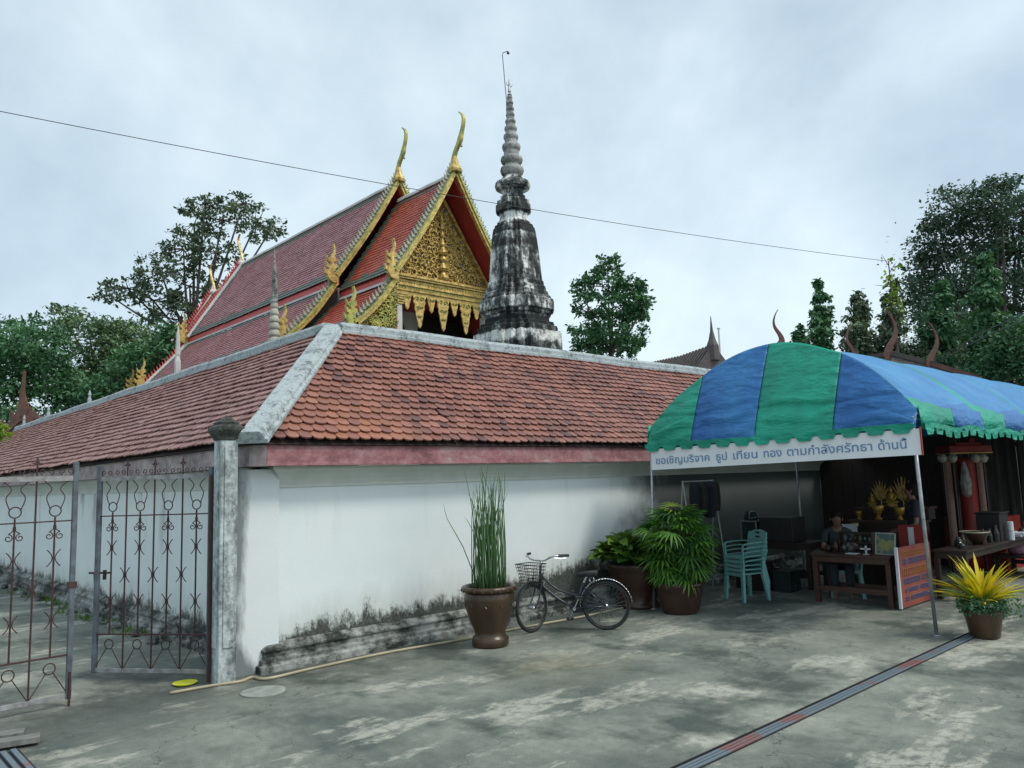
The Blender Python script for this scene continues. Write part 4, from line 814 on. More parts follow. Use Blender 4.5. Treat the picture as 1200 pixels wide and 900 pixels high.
body = [(71, zc(688)), (69, zc(665)), (65, zc(610)), (60, zc(565)), (57, zc(548)), (53, zc(545)), (53, zc(538)), (46, zc(535)), (46, zc(528))]
link('body', loft(body), 'chedi', ch, bevel=.02)
neck = [(44, zc(528)), (38, zc(520)), (38, zc(504)), (48, zc(497)), (48, zc(480)), (44, zc(476)), (44, zc(466)), (34, zc(462)), (34, zc(452))]
link('neck', loft(neck), 'chedi', ch, bevel=.015)
def lz(l): return [(r * .01042, zc(z)) for r, z in l]
m = MB(); m.lathe(lz([(29, 462), (29, 436), (38, 434), (47, 429), (49, 422), (47, 413), (36, 409), (31, 402), (27, 396)]), 28, (cx, cy, 0)); link('lower_ring', m, 'chedi', ch, smooth=False)
rings = [(33, 376, 17), (31, 345, 15), (26, 308, 15), (21, 278, 13), (18, 254, 10), (15, 233, 8), (12.5, 214, 8), (11.5, 196, 7), (10, 178, 6), (8, 162, 6)]
for r, z, hh in rings:
    m = MB(); m.lathe(lz([(r * .66, z + hh * .95), (r * .9, z + hh * .62), (r, z + hh * .1), (r * .94, z - hh * .4), (r * .62, z - hh * .8)]), 22, (cx, cy, 0)); link('ring', m, 'chedi_top', ch, smooth=True)
m = MB(); m.lathe(lz([(23, 400), (21, 320), (14, 260), (9, 200), (6, 152)]), 16, (cx, cy, 0)); link('spire_core', m, 'chedi_top', ch)
m = MB(); m.lathe([(.05, 13.1), (.02, 13.3), (.03, 13.33), (.008, 13.5)], 8, (cx, cy, 0)); m.tube([(cx - .08, cy, 13.28), (cx + .08, cy, 13.28)], .012, 5)
for s in (-1, 1): m.tube([(cx + s * .08, cy, 13.27), (cx + s * .12, cy, 13.36)], .01, 5)
link('finial', m, 'steel', ch)
m = MB(); d_ = Vector((-.73, .67, 0)); b_ = Vector((cx, cy, 0)) + d_ * .1
m.tube([b_ + Vector((0, 0, 12.4)), b_ + Vector((0, 0, 12.9)) + d_ * .0, b_ + d_ * .07 + Vector((0, 0, 14.25)), b_ + d_ * .04 + Vector((0, 0, 14.32)), b_ - d_ * .1 + Vector((0, 0, 14.36))], .011, 5)
m.lathe([(.0, -.05), (.04, -.02), (.04, .02), (.0, .05)], 8, tuple(b_ - d_ * .1 + Vector((0, 0, 14.3))), caps=False); link('lightning_rod', m, 'wire', ch)
# slender stele behind the left wing
sx_, sy_ = 3.9, 8.0
st_ = thing('slender_stupa', 'slender pale stone pinnacle with stacked rings rising behind the left roof ridge', 'stupa', (sx_, sy_, 0))
m = MB(); m.lathe([(.26, 0), (.26, 4.6), (.2, 4.7), (.2, 5.0)], 8, (sx_, sy_, 0)); link('shaft', m, 'pillar', st_)
stl = pm('pale_sandstone', (0.48, 0.46, 0.38), (0.30, 0.30, 0.26), 4, 0.85, bs=.5)
for k in range(6):
    r = .145 - k * .012; z = 5.05 + k * .16; m = MB(); m.lathe([(r * .8, 0), (r, .03), (r * 1.02, .07), (r * .85, .12), (r * .75, .16)], 16, (sx_, sy_, z)); link('ring', m, stl, st_, smooth=True)
m = MB(); m.lathe([(.085, 6.0), (.07, 6.2), (.05, 6.7), (.02, 7.0), (.004, 7.25)], 10, (sx_, sy_, 0)); link('spire', m, 'chedi_top', st_)
p = at(208, 430, 30); m = MB(); m.lathe([(.12, 0), (.12, p.z + .2), (.08, p.z + .4), (.1, p.z + .5), (.07, p.z + 1.2), (.02, p.z + 1.6)], 8, (p.x, p.y, 0)); tag(link('slender_stupa', m, 'white'), 'thin white post standing behind the far left roof ridge', 'post')
# ------------------------------------------------------------------ other roofs
def chofa_tall(base, h, parent, lean=.0, ex=Vector((.74, -.67, 0)), k=1):
    cl_ = smooth_line([(0, 0), (-.06, .12), (-.02, .28), (.10, .48), (.13, .66), (.07, .86), (-.02, 1.0)], 4); cl_ = [(a * k, b) for a, b in cl_]; n = len(cl_)
    wd = [(.16 * (1 - i / n) ** 2 + .04 * (1 - i / n) + .010) for i in range(n)]
    m = flat_shape(ribbon_shape(cl_, wd), base, ex * h, (0, 0, h), .05 * h, ex.cross(Vector((0, 0, 1)))); return link('horn_finial', m, 'brown_fin', parent, smooth=False)
r1 = at(835, 405, 26); r0 = at(752, 427, 30.5)
pv = thing('dark_roof_hall', 'dark shingled roof with a thin spike behind the right end of the gallery ridge', 'building', (r1.x, r1.y, 0))
d = (r0 - r1); d.z = 0; dn = d.normalized(); sd_ = Vector((dn.y, -dn.x, 0))
if sd_.dot(CAM - r1) < 0: sd_ = -sd_
E0 = r1 - dn * .1; E1 = r0 + dn * 1; lo = 2.2
m = MB(); a = E0 + sd_ * 1.8 + Vector((0, 0, -lo)); b = E1 + sd_ * 1.8 + Vector((0, 0, -lo)); a2 = E0 - sd_ * 1.8 + Vector((0, 0, -lo)); b2 = E1 - sd_ * 1.8 + Vector((0, 0, -lo))
mid = E0.lerp(E1, .35) + Vector((0, 0, -.10))
m.add([E0, mid, E1, a, b, a2, b2], [(0, 3, 4, 2, 1), (0, 1, 2, 6, 5), (0, 5, 3), (2, 4, 6), (3, 5, 6, 4)]); link('roof', m, 'dark_tile', pv)
for k in range(30):
    t = k / 29 * .98 + .01; p = E0.lerp(E1, t); zt = E0.z + (mid.z - E0.z) * min(1, t / .35) if t < .35 else mid.z + (E1.z - mid.z) * (t - .35) / .65; p.z = zt
    q = E0.lerp(E1, t) + sd_ * 1.8; q.z = E0.z * (1 - t) + E1.z * t - lo; m = MB(); m.bar(p + Vector((0, 0, .04)), q + Vector((0, 0, .04)), .09, .05); link('roof_batten', m, 'dark_tile', pv)
m = MB(); m.lathe([(.22, -.5), (.2, .0), (.12, .2), (.05, .5), (.01, 1.0)], 8, tuple(E0 + dn * .1)); link('spike', m, 'dark_tile', pv)
m = MB()
for k in range(5): m.box(E0.x + k * dn.x * 1.3 - .1, E0.x + k * dn.x * 1.3 + .1, E0.y + k * dn.y * 1.3 - .1, E0.y + k * dn.y * 1.3 + .1, 0, E0.z - lo)
link('post', m, 'dark_wood', pv)
p = at(842, 385, 28); m = MB(); m.tube([(p.x, p.y, 0), (p.x, p.y, p.z)], .035, 6); m.lathe([(0, -.06), (.07, 0), (0, .06)], 8, (p.x, p.y, p.z), caps=False); tag(link('flag_pole', m, 'white'), 'thin pale flag pole standing right of the dark roof spike', 'pole')
p2 = thing('dark_roof_hall', 'dark roofed hall with curved brown horn finials behind the tent', 'building', tuple(at(1045, 440, 28) * 1) )
p2.location.z = 0
for (bx, by, hpx, dep, k_) in ((914, 404, 42, 30, -1), (1000, 422, 42, 29, -1), (1045, 424, 62, 28, 1), (1094, 434, 58, 27, 1)):
    b_ = at(bx, by, dep); chofa_tall(b_, hpx * dep / F, p2, k=k_)
A0 = at(985, 426, 30); A1 = at(1046, 416, 28); A2 = at(1092, 428, 27); A3 = at(1150, 446, 26)
for a, b in ((at(912, 409, 30), A0), (A0, A1), (A1, A2), (A2, A3)):
    dn = (b - a); dn.z = 0; dn.normalize(); s_ = Vector((dn.y, -dn.x, 0)); s_ = s_ if s_.dot(CAM - a) > 0 else -s_
    a_, b_ = a.copy(), b.copy(); m = MB(); m.add([a_, b_, b_ + s_ * 2 - Vector((0, 0, 2)), a_ + s_ * 2 - Vector((0, 0, 2)), b_ - s_ * 2 - Vector((0, 0, 2)), a_ - s_ * 2 - Vector((0, 0, 2))], [(0, 1, 2, 3), (1, 0, 5, 4), (0, 3, 5), (1, 4, 2), (3, 2, 4, 5)]); link('roof', m, 'dark_tile', p2)
    m = MB(); m.bar(a_ + Vector((0, 0, .06)), b_ + Vector((0, 0, .06)), .16, .16); link('ridge', m, 'brown_fin' if a is A2 else 'dark_tile', p2)
m = MB()
for a in (A0, A1, A2, A3): m.box(a.x - .12, a.x + .12, a.y - .12, a.y + .12, 0, a.z - 1.7)
link('post', m, 'dark_wood', p2)
# left far finial and carved roof end
b_ = at(26, 484, 32)
p3 = thing('carved_roof_end', 'brown carved roof end with a tall horn finial beyond the left end of the gallery', 'roof', (b_.x, b_.y, 0))
cl_ = smooth_line([(0, -.2), (.03, .2), (.02, .5), (-.02, .8), (.0, 1.15), (.03, 1.75)], 4); n = len(cl_)
link('horn_finial', flat_shape(ribbon_shape(cl_, [.5 * (1 - i / n) ** 1.6 + .03 for i in range(n)]), b_, (.74, -.67, 0), (0, 0, 1), .15, (.67, .74, 0)), 'brown_fin', p3)
for s_, e in ((-1, 1.6), (1, .6)):
    q = b_ + Vector((.74, -.67, 0)) * s_ * e - Vector((0, 0, e * 1.0)); m = MB(); m.bar(b_ - Vector((0, 0, .1)), q, .15, .3); link('bargeboard', m, 'brown_fin', p3)
    for k in range(4):
        r_ = b_.lerp(q, (k + 1) / 4.5) + Vector((0, 0, .1)); link('fin', flat_shape([(-.15, 0), (.15, 0), (s_ * .1, .4)], r_, (.74, -.67, 0), (0, 0, 1), .1, (.67, .74, 0)), 'brown_fin', p3)
m = MB(); Z = Vector((.67, .74, 0)) * 6; q1 = b_ + Vector((-1.2, 1.07, -1.7)); q2 = b_ + Vector((1.2, -1.07, -1.7)); m.add([b_, b_ + Z, q1 + Z, q1, q2, q2 + Z], [(0, 1, 2, 3), (0, 4, 5, 1), (0, 3, 4), (1, 5, 2), (3, 2, 5, 4)]); link('roof', m, 'dark_tile', p3)
m = MB()
for e in (0.3, 1):
    for o_ in (q1, q2): m.box(o_.x + Z.x * e - .1, o_.x + Z.x * e + .1, o_.y + Z.y * e - .1, o_.y + Z.y * e + .1, 0, o_.z)
link('post', m, 'dark_wood', p3)
# cables
def cable(name, pts, r, label):
    m = MB(); m.tube(pts, r, 5); tag(link(name, m, 'wire'), label, 'cable')
a, b = at(-260, 78, 13), at(1040, 306, 25); pts = []
for i in range(25):
    t = i / 24; p = a.lerp(b, t); p.z -= .55 * 4 * t * (1 - t) * .5; pts.append(p)
cable('power_cable', pts, .008, 'long thin black cable sagging across the sky past the temple')
for k in range(2): cable('power_cable', [at(1240, 350 + 10 * k, 14), at(1160, 385 + 6 * k, 18), at(1090, 425 + 4 * k, 24)], .012, ('upper' if k == 0 else 'lower') + ' of two thin cables crossing the trees at the right edge')
# ------------------------------------------------------------------ trees
def leaf_mesh(name, P_, size, droop=0.0, asp=1.8, tint=None):
    n = len(P_); nrm = rng.normal(0, 1, (n, 3)); nrm[:, 2] = np.abs(nrm[:, 2]) + .3; nrm /= np.linalg.norm(nrm, axis=1)[:, None]
    a = rng.normal(0, 1, (n, 3)); a[:, 2] -= droop; a -= nrm * (a * nrm).sum(1)[:, None]; a /= np.linalg.norm(a, axis=1)[:, None]; b = np.cross(nrm, a)
    sz = (size * rng.uniform(.4, 1.4, n))[:, None]
    V = np.stack([P_, P_ + a * sz * .5 + b * sz / asp * .5, P_ + a * sz, P_ + a * sz * .5 - b * sz / asp * .5], 1).reshape(-1, 3)
    me = bpy.data.meshes.new(name); me.vertices.add(4 * n); me.vertices.foreach_set('co', V.ravel().astype(np.float32))
    me.loops.add(4 * n); me.loops.foreach_set('vertex_index', np.arange(4 * n, dtype=np.int32))
    me.polygons.add(n); me.polygons.foreach_set('loop_start', np.arange(0, 4 * n, 4, dtype=np.int32)); me.polygons.foreach_set('loop_total', np.full(n, 4, dtype=np.int32))
    me.update(calc_edges=True); me.validate()
    t = tint if tint is not None else rng.random(n); at_ = me.attributes.new('tint', 'FLOAT', 'POINT'); at_.data.foreach_set('value', np.repeat(t, 4).astype(np.float32)); return me
def tree(name, label, base, lobes, leaves, size, mat, trunk_r, group=None, droop=.2, clump=.28, perlobe=26, cat='tree', gap=0.0, limbs=True, fork=.45):
    base = Vector(base); t = thing(name, label, cat, (base.x, base.y, 0), 0, group)
    c0 = sum((Vector(l[:3]) for l in lobes), Vector()) / len(lobes); zmin = min(l[2] - l[5] for l in lobes); top = Vector((base.x * .4 + c0.x * .6, base.y * .4 + c0.y * .6, zmin + (c0.z - zmin) * fork))
    m = MB(); m.tube(smooth_line([(base.x, base.y, 0), (base.x * .8 + top.x * .2 + trunk_r * .6, base.y * .8 + top.y * .2, top.z * .4), tuple(top)], 3), [trunk_r * (1.15 - .08 * k) for k in range(7)], 9); link('trunk', m, 'bark', t, smooth=True)
    m = MB(); P_ = []; T_ = []; tot = sum((l[3] * l[4] * l[5]) ** .6 for l in lobes)
    for l in lobes:
        c = np.array(l[:3]); R_ = np.array(l[3:6]); k = int(leaves * (l[3] * l[4] * l[5]) ** .6 / tot)
        if limbs:
            cc = Vector(l[:3]); mid_ = top.lerp(cc, .5) + Vector((rng.normal(0, .1), rng.normal(0, .1), -.15 * (cc - top).length * .3)); m.tube(smooth_line([tuple(top), tuple(mid_), tuple(cc)], 3), [trunk_r * .30 * (1 - i / 7.5) + .010 for i in range(7)], 6)
        d = rng.normal(0, 1, (perlobe, 3)); d /= np.linalg.norm(d, axis=1)[:, None]; rad = rng.uniform(.35, 1.0, perlobe)[:, None] ** .6; cl_ = c + d * R_ * rad
        if limbs:
            for q in cl_[:max(4, perlobe // 3)]:
                cq = Vector(q); m.tube([tuple(cc), tuple(cc.lerp(cq, .55) + Vector((0, 0, -.05))), tuple(cq)], [trunk_r * .10 + .008, trunk_r * .05 + .006, .005], 4)
        w = rng.integers(0, perlobe, k); sg = clump * R_.mean(); off = rng.normal(0, 1, (k, 3)) * sg * np.array([1, 1, .62]); P_.append(cl_[w] + off); T_.append(np.clip(rng.random(perlobe)[w] * .6 + rng.random(k) * .4, 0, .999))
    if limbs: link('limbs', m, 'bark', t, smooth=True)
    me = leaf_mesh('crown', np.concatenate(P_), size, droop, tint=np.concatenate(T_)); link('crown', me, mat, t); return t
def lobes_at(lst, depth):
    r = []
    for px, py, rx, ry in lst:
        dd = depth + rng.uniform(-.08, .08) * depth * .5; p = at(px, py, dd); k = dd / F; r.append((p.x, p.y, p.z, rx * k, rx * k, ry * k))
    return r
def ground_at(px, depth):
    p = at(px, 600, depth); return (p.x, p.y, 0)
# open crowned tree behind the temple at left
tree('open_crowned_tree', 'large open tree with visible branches rising behind the left end of the temple roof', ground_at(226, 50),
     lobes_at([(262, 258, 34, 26), (300, 262, 22, 22), (228, 262, 26, 22), (215, 292, 30, 24), (255, 296, 34, 26), (188, 318, 30, 20), (150, 338, 30, 15), (222, 335, 34, 24), (262, 345, 30, 24), (128, 346, 18, 12), (180, 352, 34, 20), (318, 268, 16, 16), (240, 240, 22, 14), (285, 238, 22, 12), (210, 375, 34, 22), (165, 383, 30, 18), (240, 395, 30, 18)], 50), 10500, .27, 'leaf_olive', .42, 'trees behind the gallery', clump=.11, perlobe=26, fork=.1)
tree('broad_tree', 'low rounded dark tree at the far left edge above the roof', ground_at(20, 42), lobes_at([(10, 400, 34, 30), (45, 405, 36, 30), (20, 440, 50, 34), (60, 440, 34, 30), (-20, 420, 44, 40), (30, 475, 60, 26), (85, 470, 30, 26)], 42), 17000, .24, 'leaf_mid', .4, 'trees behind the gallery', clump=.18, perlobe=34, limbs=False)
tree('soft_green_tree', 'light feathery tree between the dark left tree and the open tree', ground_at(110, 46), lobes_at([(78, 372, 22, 16), (105, 395, 38, 26), (95, 430, 44, 30), (150, 400, 36, 24), (150, 430, 44, 26), (118, 455, 50, 24), (180, 415, 30, 24)], 46), 16000, .24, 'leaf_soft', .35, 'trees behind the gallery', clump=.22)
tree('bushy_tree', 'mid green bushy tree low behind the left ridge beside the temple', ground_at(185, 42), lobes_at([(170, 430, 34, 22), (195, 405, 20, 22), (130, 460, 34, 18), (185, 450, 30, 14), (200, 435, 18, 18)], 42), 9000, .26, 'leaf_mid', .3, 'trees behind the gallery', limbs=False)
tree('layered_tree', 'leafy green tree standing alone between the chedi and the dark roof', ground_at(716, 40),
     lobes_at([(712, 314, 20, 14), (706, 336, 32, 18), (736, 334, 22, 14), (688, 356, 18, 16), (718, 360, 36, 18), (746, 356, 20, 16), (690, 385, 24, 16), (722, 388, 34, 16), (750, 366, 12, 12), (683, 405, 22, 14), (715, 412, 32, 14), (738, 402, 18, 12), (757, 352, 10, 8)], 40), 9500, .23, 'leaf_mid', .20, clump=.15, perlobe=20, fork=.2)
tree('great_dark_tree', 'huge dark fine leaved tree filling the right edge of the sky', ground_at(1150, 38),
     lobes_at([(1120, 245, 38, 28), (1165, 240, 40, 28), (1200, 250, 36, 30), (1095, 285, 30, 26), (1140, 285, 48, 32), (1190, 295, 44, 34), (1080, 315, 26, 22), (1110, 330, 40, 30), (1160, 340, 50, 34), (1215, 345, 44, 40), (1075, 350, 26, 22), (1100, 375, 38, 30), (1150, 390, 48, 34), (1205, 400, 48, 36), (1240, 290, 40, 50), (1250, 390, 40, 50), (1105, 412, 40, 24), (1090, 262, 14, 9), (1172, 216, 22, 10), (1290, 330, 60, 80), (1360, 300, 70, 90), (1320, 430, 80, 60), (1440, 400, 80, 90)], 38), 76000, .19, 'leaf_dark', .40, clump=.17, perlobe=60, fork=.2, droop=.8)  # crown lobes past the right frame edge are added to darken the tent interior
tree('wall_tree', 'lighter green bushy tree at the right edge below the huge dark tree', ground_at(1195, 27), lobes_at([(1195, 400, 26, 26), (1175, 425, 26, 20), (1210, 435, 30, 26), (1150, 440, 24, 14)], 27), 7000, .17, 'leaf_mid', .2, limbs=False)
tree('wall_tree', 'grey green shrubby tree filling the gap behind the tent roof', ground_at(1090, 31), lobes_at([(1062, 420, 22, 16), (1100, 425, 30, 18), (1140, 440, 30, 18), (1030, 432, 18, 10)], 31), 6000, .18, 'leaf_olive', .2, limbs=False)
def column_tree(px, top, bot, wpx, depth, label, n=4200):
    lb = []; k = 7
    for i in range(k):
        t = i / (k - 1); w = wpx * (.28 + .72 * min(1, t * 1.9)) ; lb.append((px + rng.uniform(-.12, .12) * wpx, top + (bot - top) * t + 4, w * .5, (bot - top) / k * .62))
    return tree('columnar_tree', label, ground_at(px, depth), lobes_at(lb, depth), n, .22, 'leaf_olive' if px in (1006, 1046) else 'leaf_mid', .1, 'narrow columnar trees in a row', droop=2.2, clump=.3, perlobe=16, limbs=False)
column_tree(937, 378, 412, 18, 36, 'shortest narrow columnar tree, first of the row behind the tent top', 1500)
column_tree(960, 330, 418, 26, 34, 'slim pointed columnar tree second from left in the row')
column_tree(1006, 342, 424, 40, 33, 'drooping columnar tree with a bare gap, third from left in the row')
column_tree(1046, 330, 430, 34, 32, 'thin topped columnar tree beside the tallest brown horn finial', 3400)
column_tree(1103, 330, 440, 36, 31, 'columnar tree in front of the huge dark tree, left of two', 5200)
column_tree(1156, 300, 445, 42, 29, 'tall columnar tree in front of the huge dark tree, right of two', 6500)
p = at(1041, 306, 31); m = MB(); m.tube([(p.x, p.y, 0), (p.x + .1, p.y, p.z - 3), (p.x, p.y, p.z)], [.07, .05, .02], 6)
bt = thing('bare_sapling', 'nearly bare thin sapling with a few yellow leaves where the cable ends', 'tree', (p.x, p.y, 0)); link('trunk', m, 'bark', bt)
m = MB()
for k in range(12): q = Vector((p.x, p.y, p.z - .2 - k * .28)); e = q + Vector((rng.normal(0, .45), rng.normal(0, .45), rng.uniform(.1, .6))); m.tube([q, q.lerp(e, .6), e], [.02, .012, .005], 4)
link('twigs', m, 'bark', bt)
link('leaves', leaf_mesh('leaves', np.array([(p.x, p.y, p.z - 1.0)]) + rng.normal(0, 1, (150, 3)) * np.array([.20, .20, .75]), .2, 1.5), 'leaf_lime', bt)
link_ = leaf_mesh('foliage', np.array(at(-10, 506, 17)) + rng.normal(0, 1, (420, 3)) * np.array([.14, .14, .10]), .13, .3)
lt = thing('leafy_bush', 'yellow green bush tip peeking in at the left edge above the roof', 'bush', tuple(ground_at(-10, 17))); link('foliage', link_, 'leaf_lime', lt)
q = at(-10, 505, 17); m = MB(); m.tube([ground_at(-10, 17), q], [.06, .02], 6); link('stem', m, 'bark', lt)
# a wooded backdrop far beyond, closing the horizon
P_ = []
for k in range(90):
    a = math.radians(-12 + k * 1.45); r = rng.uniform(75, 95); c = np.array([CAM[0] + math.cos(a) * r, CAM[1] + math.sin(a) * r, rng.uniform(2, 4.0)]); P_.append(c + rng.normal(0, 1, (420, 3)) * np.array([2.2, 2.2, 1.2]))
tag(link('distant_wood', leaf_mesh('distant_wood', np.concatenate(P_), .8, .2), 'leaf_dark', kind='stuff'), 'distant belt of dark woodland along the horizon', 'woodland')
# ------------------------------------------------------------------ canopy tent
YC, HW, AP, SP = -2.72, 1.93, 3.66, 2.52
prof = [(-.85, 2.62), (-1.15, 2.98), (-1.52, 3.26), (-1.88, 3.48), (-2.24, 3.61), (-2.66, 3.66), (-3.04, 3.61), (-3.44, 3.47), (-3.85, 3.27), (-4.28, 2.93), (-4.64, 2.55)]
PR = smooth_line(prof, 4)
def arch_z(y):
    for (y0, z0), (y1, z1) in zip(PR[:-1], PR[1:]):
        if y1 <= y <= y0: t = (y - y0) / (y1 - y0 + 1e-9); return z0 + (z1 - z0) * t
    return PR[0][1] if y > PR[0][0] else PR[-1][1]
def fx(z): return 5.6 + .42 * (z - 2.5)
tent = thing('canopy_tent', 'arched green and blue striped canvas tent roof over the offering stall', 'tent', (5.6, YC, 0))
def striped(name, ya, yb, mat):
    ny, nz = 26, 44; m = MB(); vs = []; fs = []
    for i in range(ny + 1):
        y = ya + (yb - ya) * i / ny; zt = arch_z(y)
        for j in range(nz + 1):
            s = j / nz; z = 2.335 + (zt - 2.335) * s; x = 5.53 + (fx(zt) - 5.53) * s ** 1.15
            e = min(i, ny - i) / ny; wr = .014 * math.sin(z * 40 + 5 * math.sin(y * 3 + ya)) * math.exp(-e * 9) * min(1, e * 12) * (1 if 0 < j < nz else 0) + .035 * math.sin(PI * s) * min(1, e * 5)
            wr += (.008 * math.sin(y * 7 + z * 4) + (.022 * math.sin(z * 24 + y * 3.2 + 1.5 * math.sin(y * 5)) if s < .4 else .006 * math.sin(y * 16 + z * 9))) * math.sin(PI * s) * min(1, e * 6) - .02 * math.exp(-((z - 2.74 - .02 * math.sin(y * 4)) / .018) ** 2)
            vs.append((x - wr, y, z))
    for i in range(ny):
        for j in range(nz): a = i * (nz + 1) + j; fs.append((a, a + 1, a + nz + 2, a + nz + 1))
    m.add(vs, fs); o = link(name, m, mat, tent, smooth=True); sm = o.modifiers.new('thickness', 'SOLIDIFY'); sm.thickness = .004; return o
ST = [(-.85, -1.61, 'canvas_green'), (-1.62, -2.61, 'canvas_blue'), (-2.62, -3.67, 'canvas_green'), (-3.68, -4.64, 'canvas_blue')]
for a, b, mt in ST: striped('end_panel', a, b, mt)
# scalloped valance, front
def valance(name, pts_fn, n, mat, drop=.085, top=.05):
    m = MB(); vs = []; fs = []; k = 8
    for i in range(n):
        for q in range(k + 1):
            t = (i + q / k) / n; p = pts_fn(t); u = q / k; d = .0 if u < .12 or u > .88 else drop * min(1, (u - .12) / .13, (.88 - u) / .13)
            vs.append((p[0], p[1], p[2] + top)); vs.append((p[0] - .012 * math.sin(u * 6), p[1], p[2] - .012 - d))
    for i in range(n * (k + 1) - 1):
        if (i + 1) % (k + 1) == 0: continue
        fs.append((2 * i, 2 * i + 2, 2 * i + 3, 2 * i + 1))
    m.add(vs, fs); o = link(name, m, mat, tent); sm = o.modifiers.new('thickness', 'SOLIDIFY'); sm.thickness = .006; return o
valance('valance', lambda t: (5.49, -.84 - 3.80 * t, 2.315 + .035 * t + .008 * math.sin(t * 9)), 13, 'canvas_green', .06, .04)
# barrel roof running away
ribs = [5.62, 7.85, 10.1, 12.35, 14.6, 16.85, 19.0]
m = MB(); vs = []; fs = []; mi = []; NXB = 150; NP = len(PR)
for i in range(NXB + 1):
    xx = 5.62 + (19.0 - 5.62) * i / NXB
    near = min(abs(xx - r) for r in ribs); sag = .045 * min(1, near / .9) ** 1.5
    for j, (y, z) in enumerate(PR):
        x = fx(z) + .002 if i == 0 else (xx if xx > 6.2 else max(xx, fx(z) + .02)); ed = abs(j - NP / 2) / (NP / 2)
        zz = z - sag * (.6 + .8 * ed) + .006 * math.sin(xx * 11 + j * 1.3) * (1 - math.exp(-near * 4)); vs.append((x, y, zz))
for i in range(NXB):
    xm = 5.62 + (19.0 - 5.62) * (i + .5) / NXB
    for j in range(NP - 1):
        a = i * NP + j; fs.append((a, a + NP, a + NP + 1, a + 1)); zl = (PR[j][1] + PR[j + 1][1]) / 2
        seam = min(abs(xm - r) for r in ribs) < .05
        mi.append(0 if seam else (2 if zl > 2.72 else (0 if int((xm - 5.6) / 1.12) % 2 == 0 else 1)))
m.add(vs, fs); me = m.mesh('barrel_roof', True)
for k in ('canvas_green', 'canvas_blue', 'canvas_blue_lit'): me.materials.append(MT[k])
me.polygons.foreach_set('material_index', mi); o = link('barrel_roof', me, None, tent); sm = o.modifiers.new('thickness', 'SOLIDIFY'); sm.thickness = .004
for side, y_ in ((1, -.83), (-1, -4.665)):
    nb = 13
    for k in range(nb):
        x0 = 5.62 + k * 1.03; a_ = 'canvas_green' if k % 2 == 0 else 'canvas_blue'
        m = MB(); n = 14; vs = []; fs = []
        for i in range(n + 1):
            x = x0 + 1.03 * i / n; b = .02 * math.sin(x * 8); vs += [(x, y_ + b * .5 + side * .00, 2.60 if side < 0 else 2.64), (x, y_ + b + side * .03, 2.33 + .02 * math.sin(x * 5))]
        for i in range(n): fs.append((2 * i, 2 * i + 1, 2 * i + 3, 2 * i + 2))
        m.add(vs, fs); o = link('side_skirt', m, a_, tent, smooth=True); o.modifiers.new('thickness', 'SOLIDIFY').thickness = .005
    valance('valance', lambda t, y_=y_, side=side: (5.62 + 13.3 * t, y_ + side * .04, 2.335 + .02 * math.sin(t * 66)), 46, 'canvas_green', .07)
for (x0, x1, y_) in ((5.83, 5.50, -4.60), (5.42, 5.52, -.90), (9.9, 9.9, -4.58), (9.9, 9.9, -.9), (14.2, 14.2, -4.58), (14.2, 14.2, -.9)):
    m = MB(); m.tube([(x0, y_ + (.06 if x0 == 5.83 else 0), 0.012), (x1 + (.05 if x1 < 6 else 0), y_, 2.40)], .021, 10); m.lathe([(.05, .001), (.05, .012), (.024, .013)], 10, (x0, y_ + (.06 if x0 == 5.83 else 0), 0)); link('pole', m, 'steel', tent, smooth=True)
m = MB()
for y_ in (-.9, -4.60): m.tube([(5.56, y_, 2.46), (18.9, y_, 2.46)], .018, 8)
for x_ in ribs[:-1]:
    m.tube([((fx(z) + .03 if x_ < 6 else x_), y, z - .05) for y, z in PR[::4]], .014, 6)
link('frame', m, 'steel', tent, smooth=True)
m = MB(); m.tube([(5.63, -.9, 2.43), (5.63, -4.6, 2.43)], .018, 8); link('front_beam', m, 'steel', tent)
# banner with Thai lettering
bn = thing('banner', 'long white banner with blue Thai lettering hanging under the tent front', 'sign', (5.50, YC, 2.15))
m = MB(); m.prism([(5.515, -.925, 1.98), (5.515, -4.685, 2.035), (5.515, -4.685, 2.33), (5.515, -.925, 2.285)], (0, 0, 0), (.012, 0, 0)); link('banner_sheet', m, 'banner', bn)
m = MB(); m.box(5.498, 5.52, -4.70, -4.686, 2.03, 2.35); link('banner_edge', m, 'maroon', bn)
def text_mesh(s, name, extr=.002):
    cu = bpy.data.curves.new(name, 'FONT'); cu.body = s; cu.size = 1; cu.extrude = extr; cu.offset = .005
    o = bpy.data.objects.new(name, cu); COL.objects.link(o); bpy.context.view_layer.update()
    dg = bpy.context.evaluated_depsgraph_get(); me = bpy.data.meshes.new_from_object(o.evaluated_get(dg)); bpy.data.objects.remove(o); bpy.data.curves.remove(cu); me.name = name; return me
def place_text(s, name, mat, parent, org, ex, ey, width, height_scale, extr=.02):
    me = text_mesh(s, name, extr); me.materials.clear(); me.materials.append(MT[mat]); co = np.array([v.co for v in me.vertices])
    if len(co) == 0: return
    x0, x1 = co[:, 0].min(), co[:, 0].max(); sx = width / (x1 - x0); ex = np.array(ex, float); ey = np.array(ey, float); ez = np.cross(ex, ey); pl = wloc(parent)
    P_ = np.array(org) + (co[:, :1] - x0) * sx * ex + co[:, 1:2] * height_scale * ey + co[:, 2:3] * .05 * ez
    for v, p in zip(me.vertices, P_): v.co = (p[0] - pl[0], p[1] - pl[1], p[2] - pl[2])
    o = bpy.data.objects.new(name, me); COL.objects.link(o); o.parent = parent; return o
segs = (('ขอเชิญบริจาค', 768, 831), ('ธูป', 839, 851.5), ('เทียน', 859, 887.5), ('ทอง', 895, 916), ('ตามกำลังศรัทธา', 922.5, 1023), ('ด้านนี้', 1030, 1064))
